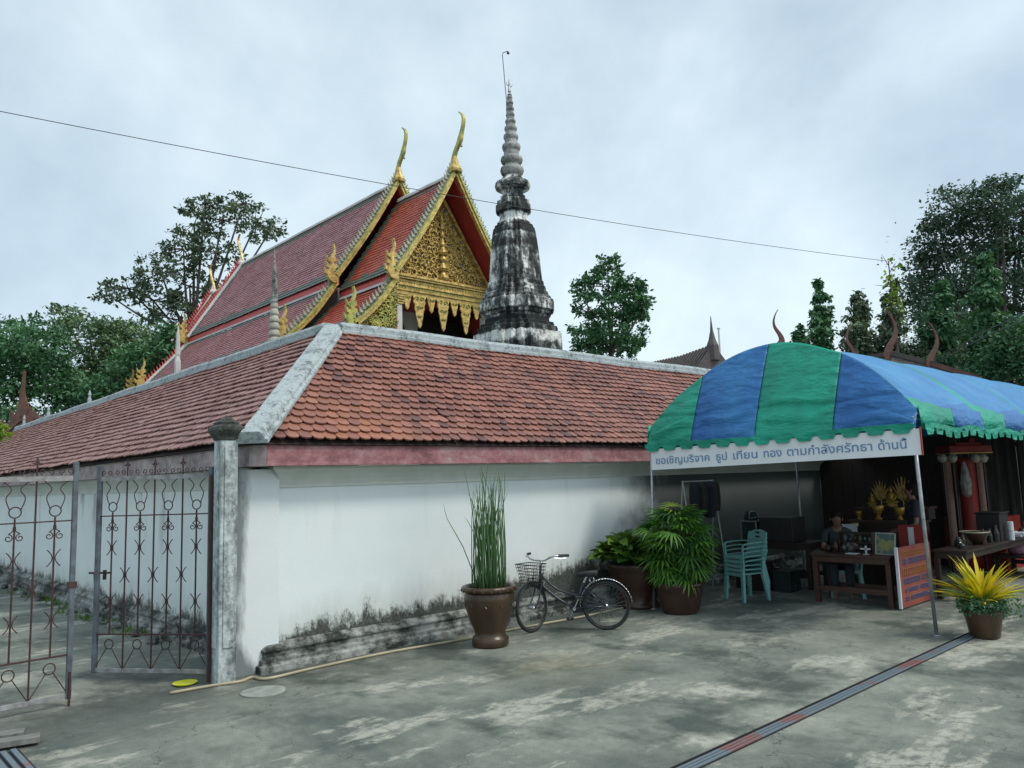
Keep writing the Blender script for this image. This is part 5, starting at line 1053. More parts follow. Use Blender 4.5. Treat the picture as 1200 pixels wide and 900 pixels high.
def ysign(px):
    r = AX @ np.array([px - 600, -(540 - 450), F]); t = (5.50 - CAM[0]) / r[0]; return CAM[1] + r[1] * t
for s_, pa, pb in segs:
    ya, yb = ysign(pa), ysign(pb); tt = (-.925 - ya) / 3.76; place_text(s_, 'lettering', 'banner_ink', bn, (5.51, ya, 2.062 + .055 * tt), (0, -1, .0146), (0, 0, 1), abs(yb - ya), .145)
# ------------------------------------------------------------------ potted plants
def petal(L_, w_, bend=.3, n=5, droop=0.0):
    "a leaf blade along +x, bending"
    vs = []; fs = []
    for i in range(n + 1):
        t = i / n; a = bend * t * 1.6; x = L_ * (t - .12 * bend * t * t); z = L_ * (bend * .5 * t - (bend + droop) * t * t * .8); w2 = w_ / 2 * math.sin(PI * min(.97, .12 + t * .86)) ** .8 * (1 if t < 1 else .1)
        vs += [(x, -w2, z + w2 * .25), (x, 0, z), (x, w2, z + w2 * .25)]
    for i in range(n):
        for k in range(2): a = i * 3 + k; fs.append((a, a + 3, a + 4, a + 1))
    return vs, fs
def leafobj(me, parent, pos, az, el, roll, sc, name='leaf'):
    o = bpy.data.objects.new(name, me); COL.objects.link(o); o.parent = parent; o.location = pos; o.scale = (sc, sc, sc)
    o.rotation_euler = (Matrix.Rotation(az, 3, 'Z') @ Matrix.Rotation(-el, 3, 'Y') @ Matrix.Rotation(roll, 3, 'X')).to_euler(); return o
# big glazed pot of reeds
rp = thing('reed_pot', 'tall green reeds standing in a brown glazed pot with a wavy rim', 'potted plant', (2.30, -.92, 0))
m = MB(); wav = lambda a: 1 + .018 * math.sin(14 * a)
m.lathe([(.20, 0), (.215, .02), (.215, .09), (.20, .11), (.175, .13), (.19, .19), (.235, .29), (.275, .42), (.295, .53), (.292, .60), (.27, .625), (.265, .63)], 36, (0, 0, 0)); link('pot', m, 'pot', rp, local=True, smooth=True)
m = MB(); m.lathe([(.27, .615), (.31, .63), (.325, .65), (.32, .675), (.30, .69), (.27, .68), (.26, .60)], 56, (0, 0, 0), wav, caps=False); link('rim', m, 'pot', rp, local=True, smooth=True)
for k in range(20):
    a = k * 2 * PI / 20; m = MB(); m.lathe([(0, -.02), (.02, -.01), (.02, .01), (0, .02)], 6, (.315 * math.cos(a), .315 * math.sin(a), .645), caps=False); link('rim_bead', m, 'pot', rp, local=True)
for k in range(10):
    a = k * 2 * PI / 10; m = MB(); m.tube([(.285 * math.cos(a + t * .25), .285 * math.sin(a + t * .25), .52 - .06 * math.sin(t * PI)) for t in np.linspace(0, 2.2, 9)], .007, 4); link('relief_swag', m, 'pot', rp, local=True)
m = MB(); m.lathe([(.262, .60), (.0, .62)], 24, (0, 0, 0), caps=False); link('soil', m, 'soil', rp, local=True)
for k in range(95):
    a = rng.uniform(0, 6.28); r = .235 * math.sqrt(rng.random()); h = rng.uniform(.75, 1.45) if k > 4 else 1.5; la = rng.normal(0, .05) ; lb = rng.normal(0, .05)
    if k == 0: la, lb, h = -.33, .33, 1.05
    elif k == 1: la, lb, h = .14, -.12, 1.1
    x, y = r * math.cos(a), r * math.sin(a); m = MB(); q = (rng.normal(0, .02), rng.normal(0, .02))
    bx_, by_ = rng.normal(0, .03), rng.normal(0, .03); m.tube(smooth_line([(x, y, .6), (x + la * h * .4 + q[0], y + lb * h * .4 + q[1], .6 + h * .5), (x + la * h * .8 + bx_ * .4, y + lb * h * .8 + by_ * .4, .6 + h * .82), (x + la * h + bx_ * 1.6, y + lb * h + by_ * 1.6, .6 + h)], 2), [.0062, .006, .0058, .005, .004, .003, .0012], 5); link('reed', m, 'reed', rp, local=True, smooth=True)
# broad leaved plant
bp = thing('broad_leaf_plant', 'glossy broad leaved plant in a dark pot against the wall behind the bicycle', 'potted plant', (5.48, -.58, 0))
m = MB(); m.lathe([(.30, 0), (.32, .03), (.30, .06), (.27, .1), (.36, .3), (.41, .48), (.42, .55), (.45, .60), (.44, .64), (.40, .64), (.39, .56)], 32, (0, 0, 0)); link('pot', m, 'pot_dark', bp, local=True, smooth=True)
bl = MB(); v_, f_ = petal(.17, .13, .35, 5, .2); bl.add(v_, f_); blm = bl.mesh('leaf', True); blm.materials.append(MT['leaf_broad'])
st = MB()
for k in range(290):
    d = rng.normal(0, 1, 3); d /= np.linalg.norm(d); d[2] = abs(d[2]) * .9; rr = rng.uniform(.55, 1); p = np.array([-.02 + -.08 + d[0] * .56 * rr, .04 + d[1] * .40 * rr, .70 + d[2] * .38 * rr]); 
    leafobj(blm, bp, tuple(p), math.atan2(d[1], d[0]) + rng.normal(0, .6), rng.uniform(-.1, .9), rng.normal(0, .4), rng.uniform(.8, 1.3))
    if k % 4 == 0: st.tube([(d[0] * .1, d[1] * .1, .6), (p[0] * .6, p[1] * .6, p[2] - .08), tuple(p)], .006, 4)
link('stems', st, 'reed', bp, local=True)
# lady palm
pp = thing('lady_palm', 'bushy bright green palm with finger like leaves in a low clay pot by the tent', 'potted plant', (5.40, -1.38, 0))
m = MB(); m.lathe([(.22, 0), (.25, .03), (.30, .22), (.33, .36), (.35, .38), (.35, .43), (.31, .43), (.30, .36)], 30, (0, 0, 0)); link('pot', m, 'pot_dark', pp, local=True, smooth=True)
fan_ms = []
for q in range(4):
    fb = MB(); nf = 8 + q
    for i in range(nf):
        a = -1.5 + 3.0 * i / (nf - 1); v_, f_ = petal(.25 + .04 * rng.random(), .026 + .006 * rng.random(), .30, 5, .35 + .3 * rng.random()); mm = Matrix.Rotation(a, 4, 'Z'); fb.add([mm @ Vector(p) for p in v_], f_)
    fb.tube([(-.12, 0, -.05), (-.05, 0, .0), (0, 0, 0)], .004, 4); me = fb.mesh('leaf', True); me.materials.append(MT['leaf_palm']); fan_ms.append(me)
st = MB()
for k in range(190):
    d = rng.normal(0, 1, 3); d /= np.linalg.norm(d); rr = rng.uniform(.45, 1) ; hgt = rng.uniform(0, 1); rad = .40 * (.78 + .42 * math.sin(PI * hgt * .85)) * (1 - max(0, hgt - .75) * 1.9) * (.84 + .16 * math.sin(7 * k))
    a = rng.uniform(0, 6.28); p = (math.cos(a) * rad * rr, math.sin(a) * rad * rr, .50 + .90 * hgt)
    leafobj(fan_ms[k % 4], pp, p, a + rng.normal(0, .4), rng.uniform(-.55, .75) + .35 * (hgt > .7), rng.normal(0, .3), rng.uniform(.7, 1.1))
    if k % 6 == 0: st.tube([(p[0] * .2, p[1] * .2, .3), (p[0] * .4, p[1] * .4, p[2] * .7), p], .007, 4)
link('canes', st, 'reed', pp, local=True)
tipm = MB(); v_, f_ = petal(.24, .022, .25, 5, .2)
for i in range(9): mm = Matrix.Rotation(-1.6 + .4 * i, 4, 'Z'); tipm.add([mm @ Vector(p) for p in v_], f_)
tm_ = tipm.mesh('leaf', True); tm_.materials.append(MT['leaf_lime'])
for p, az in (((-.02, .02, 1.46), 1.0), ((-.1, -.02, 1.40), 2.5), ((-.35, .1, .95), 3.4), ((.1, -.05, 1.42), -.8)): leafobj(tm_, pp, p, az, .5, 0, 1.0)
# yellow plant on the right
yp = thing('yellow_leaf_plant', 'spiky yellow leaved plant with green fringe in a small brown pot', 'potted plant', (6.05, -4.97, 0))
m = MB(); m.lathe([(.135, 0), (.15, .02), (.18, .2), (.20, .27), (.205, .30), (.18, .30), (.175, .25)], 28, (0, 0, 0)); link('pot', m, 'pot', yp, local=True, smooth=True)
m = MB(); m.lathe([(.178, .27), (.0, .28)], 20, (0, 0, 0), caps=False); link('soil', m, 'soil', yp, local=True)
yl = []
for q, mt in ((.52, 'leaf_yellow'), (.42, 'leaf_yellow'), (.46, 'leaf_lime')):
    b_ = MB(); v_, f_ = petal(q, .042, .12, 7, .28); b_.add(v_, f_); me = b_.mesh('leaf', True); me.materials.append(MT[mt]); yl.append(me)
for k in range(150):
    a = rng.uniform(0, 6.28); el = rng.uniform(.45, 1.5) if k > 26 else rng.uniform(.25, .6); r = rng.uniform(0, .06)
    leafobj(yl[k % 3 if rng.random() < .75 else 0], yp, (math.cos(a) * r, math.sin(a) * r, .34 + rng.uniform(0, .06)), a, el, rng.normal(0, .3), rng.uniform(.7, 1.12))
P_ = rng.normal(0, 1, (2600, 3)); P_ /= np.linalg.norm(P_, axis=1)[:, None]; P_ = P_ * rng.uniform(.6, 1, (2600, 1)) * np.array([.30, .27, .15]) + np.array([0, 0, .36]); P_[:400] += np.array([.25, -.10, -.04])
link('fringe_foliage', leaf_mesh('fringe_foliage', P_, .035, .4), 'leaf_mid', yp, local=True)
# ------------------------------------------------------------------ bicycle
bk = thing('bicycle', 'dark old bicycle with wire front basket leaning near the white wall', 'bicycle', (3.84, -1.38, 0), math.atan2(.75, -.62))
def wheel(name, parent, c, R_=.30):
    e = bpy.data.objects.new(name, None); COL.objects.link(e); e.parent = parent; e.location = c; e.empty_display_size = .05
    n = 40
    for nm, rr, tr, mt in (('tyre', R_ - .018, .018, 'black'), ('rim', R_ - .042, .008, 'rim_dark')):
        m = MB(); m.tube(arc((0, 0, 0), rr, 0, 2 * PI, n), tr, 8, False); link(nm, m, mt, e, local=True, smooth=True)
    m = MB()
    for k in range(28):
        a = 2 * PI * k / 28; s = .03 if k % 2 else -.03; m.tube([(.02 * math.cos(a + .8), s, .02 * math.sin(a + .8)), ((R_ - .045) * math.cos(a), 0, (R_ - .045) * math.sin(a))], .0014, 3)
    link('spokes', m, 'steel', e, local=True)
    m = MB(); m.tube([(0, -.05, 0), (0, .05, 0)], .02, 10); link('hub', m, 'chrome', e, local=True, smooth=True); return e
wheel('wheel', bk, (0, 0, .30))
m = MB(); hs = arc((0, 0, .30), .325, math.radians(-5), math.radians(175), 26)
for i in range(len(hs) - 1): m.bar(hs[i], hs[i + 1], .045, .006, (0, 1, 0)) if False else m.add([(hs[i].x, -.026, hs[i].z), (hs[i + 1].x, -.026, hs[i + 1].z), (hs[i + 1].x * 1, .0, hs[i + 1].z + .008), (hs[i].x, .0, hs[i].z + .008), (hs[i].x, .026, hs[i].z), (hs[i + 1].x, .026, hs[i + 1].z)], [(0, 1, 2, 3), (3, 2, 5, 4)])
o = link('rear_fender', m, 'chrome', bk, local=True, smooth=True); o.modifiers.new('thickness', 'SOLIDIFY').thickness = .003
fr = MB(); BBk = (.40, 0, .27); HT = (.80, 0, .70); HB = (.835, 0, .56); STt = (.27, 0, .58)
fr.tube([BBk, STt], .015, 8); fr.tube([HT, HB], .019, 8); fr.tube(smooth_line([(.825, 0, .58), (.62, 0, .40), BBk], 4), .016, 8); fr.tube(smooth_line([(.805, 0, .67), (.60, 0, .50), (.345, 0, .42)], 4), .013, 8)
for s in (-1, 1): fr.tube([(0, s * .055, .30), (.40, s * .03, .27)], .009, 6); fr.tube([(0, s * .055, .30), (.29, s * .02, .54)], .008, 6)
link('frame', fr, 'bike', bk, local=True, smooth=True)
m = MB(); m.add([(-.02, -.062, .26), (.42, -.062, .20), (.47, -.062, .30), (.40, -.062, .36), (-.02, -.062, .34)], [(0, 1, 2, 3, 4)]); o = link('chain_guard', m, 'bike', bk, local=True); o.modifiers.new('thickness', 'SOLIDIFY').thickness = .01
m = MB(); m.tube([(.40, -.08, .27), (.40, .08, .27)], .02, 8); m.tube([(.40, -.085, .27), (.47, -.095, .12)], .009, 6); m.tube([(.40, .085, .27), (.33, .095, .42)], .009, 6); link('crank', m, 'chrome', bk, local=True)
for s, x, z in ((-1, .47, .12), (1, .33, .42)): m = MB(); m.box(x - .045, x + .045, min(s * .10, s * .18), max(s * .10, s * .18), z - .012, z + .012); link('pedal', m, 'black', bk, local=True)
m = MB(); m.tube([STt, (.23, 0, .66)], .012, 8); link('seat_post', m, 'chrome', bk, local=True)
m = MB(); sd2 = [(-.13, .10), (-.10, .12), (-.02, .105), (.06, .05), (.13, .025), (.15, .0), (.13, -.025), (.06, -.05), (-.02, -.105), (-.10, -.12), (-.13, -.10)]
m.prism([(x + .22, y, .66 + .02 * (x < -.05)) for x, y in sd2], (0, 0, 0), (0, 0, .05)); link('saddle', m, 'black', bk, local=True, bevel=.02)
for s in (-1, 1):
    m = MB(); m.tube([(.17 + .03 * math.cos(a), s * .05, .62 + .03 * math.sin(a)) for a in np.linspace(0, 6.28, 9)], .005, 5); link('saddle_spring', m, 'chrome', bk, local=True)
m = MB(); m.box(-.26, .16, -.05, -.035, .655, .662) if False else None
m.tube([(.05, -.06, .28), (.12, -.14, .02)], .008, 6); link('kickstand', m, 'steel', bk, local=True)
# steering assembly, turned towards the camera
sa = bpy.data.objects.new('front_fork', None); COL.objects.link(sa); sa.parent = bk; sa.location = (.84, 0, 0); sa.rotation_euler = (0, 0, math.radians(56)); sa.empty_display_size = .05
FXo = .16
m = MB()
for s in (-1, 1): m.tube(smooth_line([(-.01, s * .03, .60), (.03, s * .05, .52), (.09, s * .055, .38), (FXo, s * .055, .30)], 3), .010, 6)
m.tube([(-.05, 0, .80), (-.005, 0, .55)], .014, 8); link('fork_blade', m, 'bike', sa, local=True, smooth=True)
m = MB(); m.tube([(-.05, 0, .78), (-.06, 0, .86)], .011, 8); m.tube(smooth_line([(-.14, -.29, .93), (-.03, -.22, .925), (0, -.12, .88), (-.05, 0, .86), (0, .12, .88), (-.03, .22, .925), (-.14, .29, .93)], 4), .011, 8); link('handlebar', m, 'chrome', sa, local=True, smooth=True)
for s in (-1, 1):
    m = MB(); m.tube([(-.09, s * .258, .93), (-.22, s * .325, .925)], .018, 8); link('grip', m, 'black', sa, local=True)
    m = MB(); m.tube([(-.04, s * .24, .91), (-.10, s * .29, .89), (-.17, s * .33, .895)], .006, 5); link('brake_lever', m, 'chrome', sa, local=True)
m = MB(); hs = arc((FXo, 0, .30), .325, math.radians(20), math.radians(150), 18)
m.add([p for a in hs for p in ((a.x, -.026, a.z), (a.x, 0, a.z + .008), (a.x, .026, a.z))], [(3 * i + k, 3 * i + 3 + k, 3 * i + 4 + k, 3 * i + 1 + k) for i in range(18) for k in range(2)]); o = link('front_fender', m, 'bike', sa, local=True, smooth=True)
m = MB(); q0, q1 = (.02, .30), (-.0, .22)
for lv in range(7):
    t = lv / 6; z = .60 + .24 * t; x0, x1, hw = .035 - .01 * t, .22 + .06 * t, .11 + .04 * t
    m.tube([(x0, -hw, z), (x1, -hw, z), (x1, hw, z), (x0, hw, z), (x0, -hw, z)], .0035 if lv < 6 else .006, 4)
for k in range(9):
    y0 = -.11 + .22 * k / 8; y1 = y0 * 1.36; m.tube([(.22, y0, .60), (.28, y1, .84)], .0025, 3); m.tube([(.035, y0, .60), (.025, y1, .84)], .0025, 3); m.tube([(.035, y0, .60), (.22, y0, .60)], .0025, 3)
    x0 = .035 + .185 * k / 8; x1 = .025 + .255 * k / 8
    for s in (-1, 1): m.tube([(x0, s * .11, .60), (x1, s * .15, .84)], .0025, 3)
link('basket', m, 'black', sa, local=True)
# front wheel hangs below the fork as a part of the bicycle
cs_, sn_ = math.cos(sa.rotation_euler.z), math.sin(sa.rotation_euler.z)
wf = wheel('wheel', bk, (.84 + FXo * cs_, FXo * sn_, .30)); wf.rotation_euler = (0, 0, sa.rotation_euler.z)
# ------------------------------------------------------------------ plastic chairs
def make_chair(label, group):
    t = thing('plastic_chair', label, 'chair', (0, 0, 0), 0, group)
    m = MB(); m.prism([(-.21, -.20, .42), (.21, -.20, .42), (.22, .0, .42), (.19, .20, .42), (-.19, .20, .42), (-.22, .0, .42)], (0, 0, 0), (0, 0, .022)); m.box(-.2, .2, -.215, -.20, .39, .44); link('seat', m, 'plastic', t, local=True, bevel=.008)
    def bpt(u, h): return (u * (.19 + .03 * h), .20 + .11 * h - .05 * u * u * 0 - .03 * (1 - u * u) * -1 * .5, .44 + .40 * h)
    m = MB()
    for k in range(7):
        u = -.72 + 1.44 * k / 6; m.bar(bpt(u, 0.0), bpt(u, .62), .035, .010, (0, -1, .2))
    link('back_slats', m, 'plastic', t, local=True)
    m = MB(); n = 10; vs = []; fs = []
    for i in range(n + 1):
        u = -1 + 2 * i / n; tp = 1 - .12 * u * u; a = bpt(u, .62); b = bpt(u, tp); vs += [(a[0], a[1], a[2]), (b[0], b[1], b[2]), (b[0], b[1] + .014, b[2]), (a[0], a[1] + .014, a[2])]
    for i in range(n):
        if i in (4, 5):
            pass
        for k in range(4): fs.append((i * 4 + k, i * 4 + (k + 1) % 4, i * 4 + 4 + (k + 1) % 4, i * 4 + 4 + k))
    m.add(vs, fs); link('top_rail', m, 'plastic', t, local=True, smooth=False, bevel=.004)
    m = MB(); m.box(-.05, .05, .285, .2905, .78, .805); link('hand_hole', m, 'dark', t, local=True)
    for s in (-1, 1):
        m = MB(); m.bar(bpt(s * 1.0, .0), bpt(s * 1.0, .9), .03, .02, (0, -1, .2)); link('back_post', m, 'plastic', t, local=True)
        m = MB(); pa = smooth_line([(s * .225, .26, .65), (s * .26, .08, .655), (s * .26, -.14, .64), (s * .235, -.20, .60)], 3)
        for i in range(len(pa) - 1): m.bar(pa[i], pa[i + 1], .045, .016)
        m.bar((s * .24, -.195, .62), (s * .215, -.195, .42), .035, .018, (0, 1, 0)); link('armrest', m, 'plastic', t, local=True, bevel=.003)
        for y0, y1 in ((-.19, -.22), (.19, .26)):
            m = MB(); m.prism([(s * .20 - .028, y0 - .02, .42), (s * .20 + .028, y0 - .02, .42), (s * .20 + .028, y0 + .02, .42), (s * .20 - .028, y0 + .02, .42)], (0, 0, 0), (s * .035, y1 - y0, -.42)); link('leg', m, 'plastic', t, local=True, bevel=.004)
    return t
c0 = make_chair('lowest teal plastic chair of the stack beside the palm', 'stacked teal chairs')
c0.scale = (.93, .93, .93); c0.location = (6.90, -1.50, 0); c0.rotation_euler = (0, 0, math.radians(-112))
for k, lb in enumerate(('second teal plastic chair from the floor in the stack', 'third teal plastic chair from the floor in the stack', 'fourth teal plastic chair from the floor, second from the top of the stack', 'topmost teal plastic chair of the stack, its whole seat open')):
    c = copy_tree(c0); c.location = (6.90 + .006 * k, -1.50, .062 * (k + 1)); c['label'] = lb
c = copy_tree(c0); c.location = (8.00, -2.55, 0); c.rotation_euler = (0, 0, math.radians(-62)); c['label'] = 'teal plastic chair under the seated person behind the front table'; c['group'] = 'plastic chairs in use'
# ------------------------------------------------------------------ tables and goods
def table(name, label, x0, x1, y0, y1, h, mat, ap=.09, rail=True):
    t = thing(name, label, 'table', ((x0 + x1) / 2, (y0 + y1) / 2, 0))
    m = MB(); m.box(x0, x1, y0, y1, h - .03, h); link('tabletop', m, mat, t, bevel=.004)
    m = MB(); m.box(x0 + .03, x1 - .03, y0 + .03, y1 - .03, h - .03 - ap, h - .0305); link('apron', m, mat, t)
    for x in (x0 + .055, x1 - .055):
        for y in (y0 + .055, y1 - .055): m = MB(); m.box(x - .035, x + .035, y - .035, y + .035, 0, h - .03 - ap); link('leg', m, mat, t, bevel=.003)
    if rail:
        for x in (x0 + .05, x1 - .05): m = MB(); m.box(x - .015, x + .015, y0 + .0905, y1 - .0905, .17, .24); link('stretcher', m, mat, t)
    return t
table('front_table', 'plain reddish wooden table at the tent opening with the chair behind', 7.27, 7.82, -3.52, -2.37, .70, 'red_wood')
table('long_counter', 'long dark wooden counter running back behind the yellow plant', 8.45, 12.1, -4.10, -3.62, .70, 'dark_wood')
table('side_table', 'dark table against the wall carrying a black box and glass case', 8.3, 8.95, -1.85, -.55, .74, 'dark_wood')
m = MB(); m.box(8.35, 8.8, -1.55, -.95, .742, 1.14); bx = tag(link('black_box', m, 'black', bevel=.01), 'large black box standing on the dark table right of the stacked chairs', 'box')
gc = thing('glass_case', 'small glass display case standing on the dark table left of the black box', 'case', (8.55, -.72, .742))
m = MB(); m.box(8.38, 8.74, -.88, -.60, .745, 1.05); link('pane', m, 'glass', gc)
m = MB()
for x in (8.375, 8.745):
    for y in (-.885, -.595): m.box(x - .01, x + .01, y - .01, y + .01, .742, 1.06)
m.box(8.36, 8.76, -.90, -.58, 1.06, 1.075); link('frame', m, 'steel', gc)
m = MB(); m.lathe([(.12, 0), (.12, .05), (.09, .14), (.03, .17)], 14, (8.5, -.72, 1.077)); tag(link('dark_basin', m, 'glass', smooth=True), 'dark upturned basin on top of the glass case', 'basin')
for k, (x, y, h) in enumerate(((7.95, -1.15, .42), (8.1, -.85, .5), (8.05, -1.55, .30))):
    m = MB(); m.box(x - .17, x + .17, y - .15, y + .15, 0, h); m.box(x - .18, x + .18, y - .16, y + .16, h + .001, h + .03); tag(link('storage_box', m, 'dark_wood' if k != 2 else 'glass', bevel=.008), ('low dark crate on the floor right of the stacked chairs', 'taller dark crate close to the wall behind the stacked chairs', 'smallest dark bin on the floor in front of the dark table')[k], 'box')
# red lettered board
rb = thing('lettered_board', 'orange red board with rows of blue Thai lettering leaning on the table end', 'sign', (7.8, -3.60, 0))
m = MB(); m.box(7.26, 8.42, -3.625, -3.60, .02, .82); link('board_face', m, 'board_red', rb, bevel=.003)
m = MB(); m.box(7.225, 7.2585, -3.63, -3.595, .02, .83); link('white_edge', m, 'paper', rb)
for z, n_, mt, hh in ((.72, 12, 'board_orange', .06), (.62, 11, 'board_blue', .07), (.48, 14, 'board_orange', .09), (.36, 10, 'board_blue', .07), (.24, 9, 'board_blue', .05), (.13, 11, 'board_blue', .055)):
    m = MB(); x = 7.36 + rng.uniform(0, .05)
    while x < 8.30:
        w_ = rng.uniform(.035, .06); m.tube(smooth_line([(x, -3.628, z - hh / 2), (x + w_ * .1, -3.628, z + hh / 2), (x + w_ * .9, -3.628, z + hh * .4), (x + w_, -3.628, z - hh / 2), (x + w_ * .5, -3.628, z - hh * .3)], 2), .0065, 4); x += w_ + .022
        if mt != 'board_orange' and rng.random() < .15: x += .06
    link('lettering', m, mt, rb)
jr = thing('jar_rack', 'dark wooden rack with two rows of jars standing on the front table', 'rack', (7.6, -2.95, .70))
for z in (.705, .84, .975): m = MB(); m.box(7.56, 7.72, -3.16, -2.70, z, z + .014); link('shelf', m, 'dark_wood', jr)
for y in (-3.17, -2.70): m = MB(); m.box(7.56, 7.72, y, y + .012, .70, 1.0); link('side', m, 'dark_wood', jr)
for r_ in range(2):
    for k in range(6):
        h = rng.uniform(.06, .11); y = -2.75 - k * .072; z = .720 + .135 * r_; m = MB(); m.lathe([(.026, 0), (.028, h * .6), (.018, h * .85), (.018, h)], 10, (7.64, y, z)); link('jar', m, ('glass', 'red_wood', 'dark_wood', 'gate_blue', 'leaf_olive')[int(rng.integers(0, 5))], jr, smooth=True)
pf = thing('framed_picture', 'small framed yellow green picture standing at the right end of the front table', 'picture', (7.5, -3.36, .70))
m = MB(); m.prism([(7.50, -3.24, .702), (7.50, -3.49, .702), (7.56, -3.49, .99), (7.56, -3.24, .99)], (0, 0, 0), (.015, 0, 0)); link('picture_sheet', m, 'picture', pf)
m = MB()
for a, b in (((7.498, -3.235, .70), (7.558, -3.235, .992)), ((7.498, -3.495, .70), (7.558, -3.495, .992)), ((7.497, -3.24, .703), (7.497, -3.49, .703)), ((7.557, -3.24, .99), (7.557, -3.49, .99))): m.bar(a, b, .014, .02)
link('frame', m, 'steel', pf)
m = MB(); m.box(7.42, 7.435, -3.14, -3.12, .70, .82); m.box(7.42, 7.435, -3.19, -3.05, .765, .785); m.box(7.40, 7.45, -3.17, -3.09, .70, .706); tag(link('white_holder', m, 'paper'), 'small white cross shaped holder standing on the front table', 'holder')
m = MB(); m.box(7.34, 7.48, -3.02, -2.86, .701, .712); tag(link('white_tray', m, 'paper', bevel=.004), 'small flat white tray lying on the front table', 'tray')
for k, (y, h) in enumerate(((-2.62, .16), (-2.74, .12), (-2.50, .1))):
    m = MB(); m.lathe([(.045, 0), (.05, h * .6), (.03, h * .85), (.03, h)], 12, (7.6, y, .70)); tag(link('jar', m, ('red_wood', 'glass', 'dark_wood')[k], smooth=True), ('tallest of three small jars at the left of the front table', 'glassy dark jar in the middle of three on the front table', 'shortest of three small jars at the left of the front table')[k], 'jar')
# altar of stepped shelves with gilded things
alt = thing('altar', 'dark stepped wooden altar crowded with gilded offerings inside the tent', 'altar', (9.5, -2.65, 0))
for k, (xa, z) in enumerate(((9.0, .86), (9.3, 1.06), (9.6, 1.26))):
    m = MB(); m.box(xa, xa + .32, -3.25, -2.05, z - .03, z); link('shelf', m, 'red_wood', alt); m = MB(); m.box(xa + .02, xa + .30, -3.22, -2.08, .0 if k == 0 else z - .2, z - .031); link('step', m, 'dark_wood', alt)
def statue(x, y, z, s, lb, name='gilded_statue'):
    t = thing(name, lb, 'statue', (x, y, z), 0, 'gilded figures on the altar')
    m = MB(); m.lathe([(.09, 0), (.10, .02), (.07, .04), (.09, .06)], 16); m.xf(Matrix.Diagonal((s, s, s, 1))); link('pedestal', m, 'gold', t, local=True)
    m = MB(); m.lathe([(.085, .06), (.09, .085), (.05, .11), (.045, .15), (.058, .19), (.05, .215), (.02, .225), (.017, .235), (.03, .25), (.032, .275), (.022, .295), (.012, .31), (.003, .35)], 14)
    for sg in (-1, 1): m.tube([(0, sg * .055, .20), (-.02, sg * .08, .14), (-.06, sg * .03, .10)], [.018, .014, .01], 6); m.tube([(0, sg * .05, .085), (-.03, sg * .11, .075), (-.08, sg * .02, .075)], [.03, .024, .018], 6)
    m.xf(Matrix.Diagonal((s, s, s, 1))); link('figure', m, 'yellow_gold', t, local=True, smooth=True)
statue(9.72, -2.62, 1.26, 1.0, 'largest seated golden figure, centre of the top altar shelf'); statue(9.72, -2.92, 1.26, .7, 'small golden figure right of the largest one on the top shelf'); statue(9.72, -2.30, 1.26, .7, 'small golden figure left of the largest one on the top shelf'); statue(9.42, -3.10, 1.06, .6, 'golden figure at the right end of the middle altar shelf')
for k, (x, y, z, s) in enumerate(((9.4, -2.52, 1.06, 1.15), (9.4, -2.86, 1.06, 1.0), (9.12, -2.24, .86, .8), (9.4, -2.20, 1.06, .7))):
    m = MB(); m.lathe([(.05, 0), (.055, .02), (.025, .04), (.03, .07), (.07, .12), (.085, .2), (.08, .205), (.03, .1)], 16); m.xf(Matrix.Translation((x, y, z)) @ Matrix.Diagonal((s, s, s, 1)))
    tag(link('offering_bowl', m, 'yellow_gold', smooth=True), ('biggest yellow gold offering bowl on the middle shelf', 'yellow gold offering bowl right of the biggest one', 'gold bowl on the lowest altar shelf at its left', 'small gold bowl at the left end of the middle shelf')[k], 'bowl')
for k, (y, s) in enumerate(((-2.42, 1), (-2.78, 1.15))):
    t = thing('gilded_leaf_tree', ('left', 'right')[k] + ' of two gilded fan shaped ornament trees above the altar', 'ornament', (9.8, y, 1.26))
    m = MB(); m.tube([(9.8, y, 1.26), (9.8, y, 1.26 + .42 * s)], .01, 6); link('stem', m, 'gold', t)
    for q in range(9):
        a = -1.1 + 2.2 * q / 8; e = Vector((9.79, y + math.sin(a) * .2 * s, 1.34 + math.cos(a) * .36 * s)); m = MB(); m.prism([(9.79, y, 1.34), (9.79, (y + e.y) / 2 - .02, (1.34 + e.z) / 2), tuple(e), (9.79, (y + e.y) / 2 + .02, (1.34 + e.z) / 2)], (0, 0, 0), (.006, 0, 0)); link('leaf', m, 'gold', t)
m = MB(); m.box(8.98, 9.0, -2.33, -2.10, .862, 1.0); m.box(8.975, 9.003, -2.35, -2.08, .99, 1.01); tag(link('pale_plaque', m, 'paper'), 'pale plaque standing at the left of the altar', 'plaque')
m = MB(); m.box(8.42, 8.46, -3.58, -3.20, .0, 1.05); nb_ = thing('notice_panel', 'dark red panel with a narrow white paper strip beside the picture', 'sign', (8.44, -3.4, 0)); link('panel', m, 'maroon', nb_)
m = MB(); m.box(8.412, 8.418, -3.42, -3.34, .76, 1.02); link('paper_strip', m, 'paper', nb_)
for k in range(16):
    x = rng.uniform(8.6, 11.6); y = rng.uniform(-4.0, -3.7); r = rng.uniform(.03, .07); h = rng.uniform(.08, .26); m = MB(); m.lathe([(r, 0), (r * 1.1, h * .5), (r * .6, h * .8), (r * .5, h)], 10, (x, y, .701))
    tag(link('vessel', m, rng.choice(['pot', 'dark_wood', 'glass', 'pot_dark', 'black'])), 'small dark vessel among many crowded on the long counter', 'vessel', 'small vessels on the long counter')
m = MB(); m.lathe([(.10, 0), (.16, .1), (.20, .17), (.20, .18), (.15, .1)], 24, (9.6, -3.86, .701)); tag(link('basin', m, 'pot_dark', smooth=True), 'wide dark bowl with pale rim on the long counter', 'bowl')
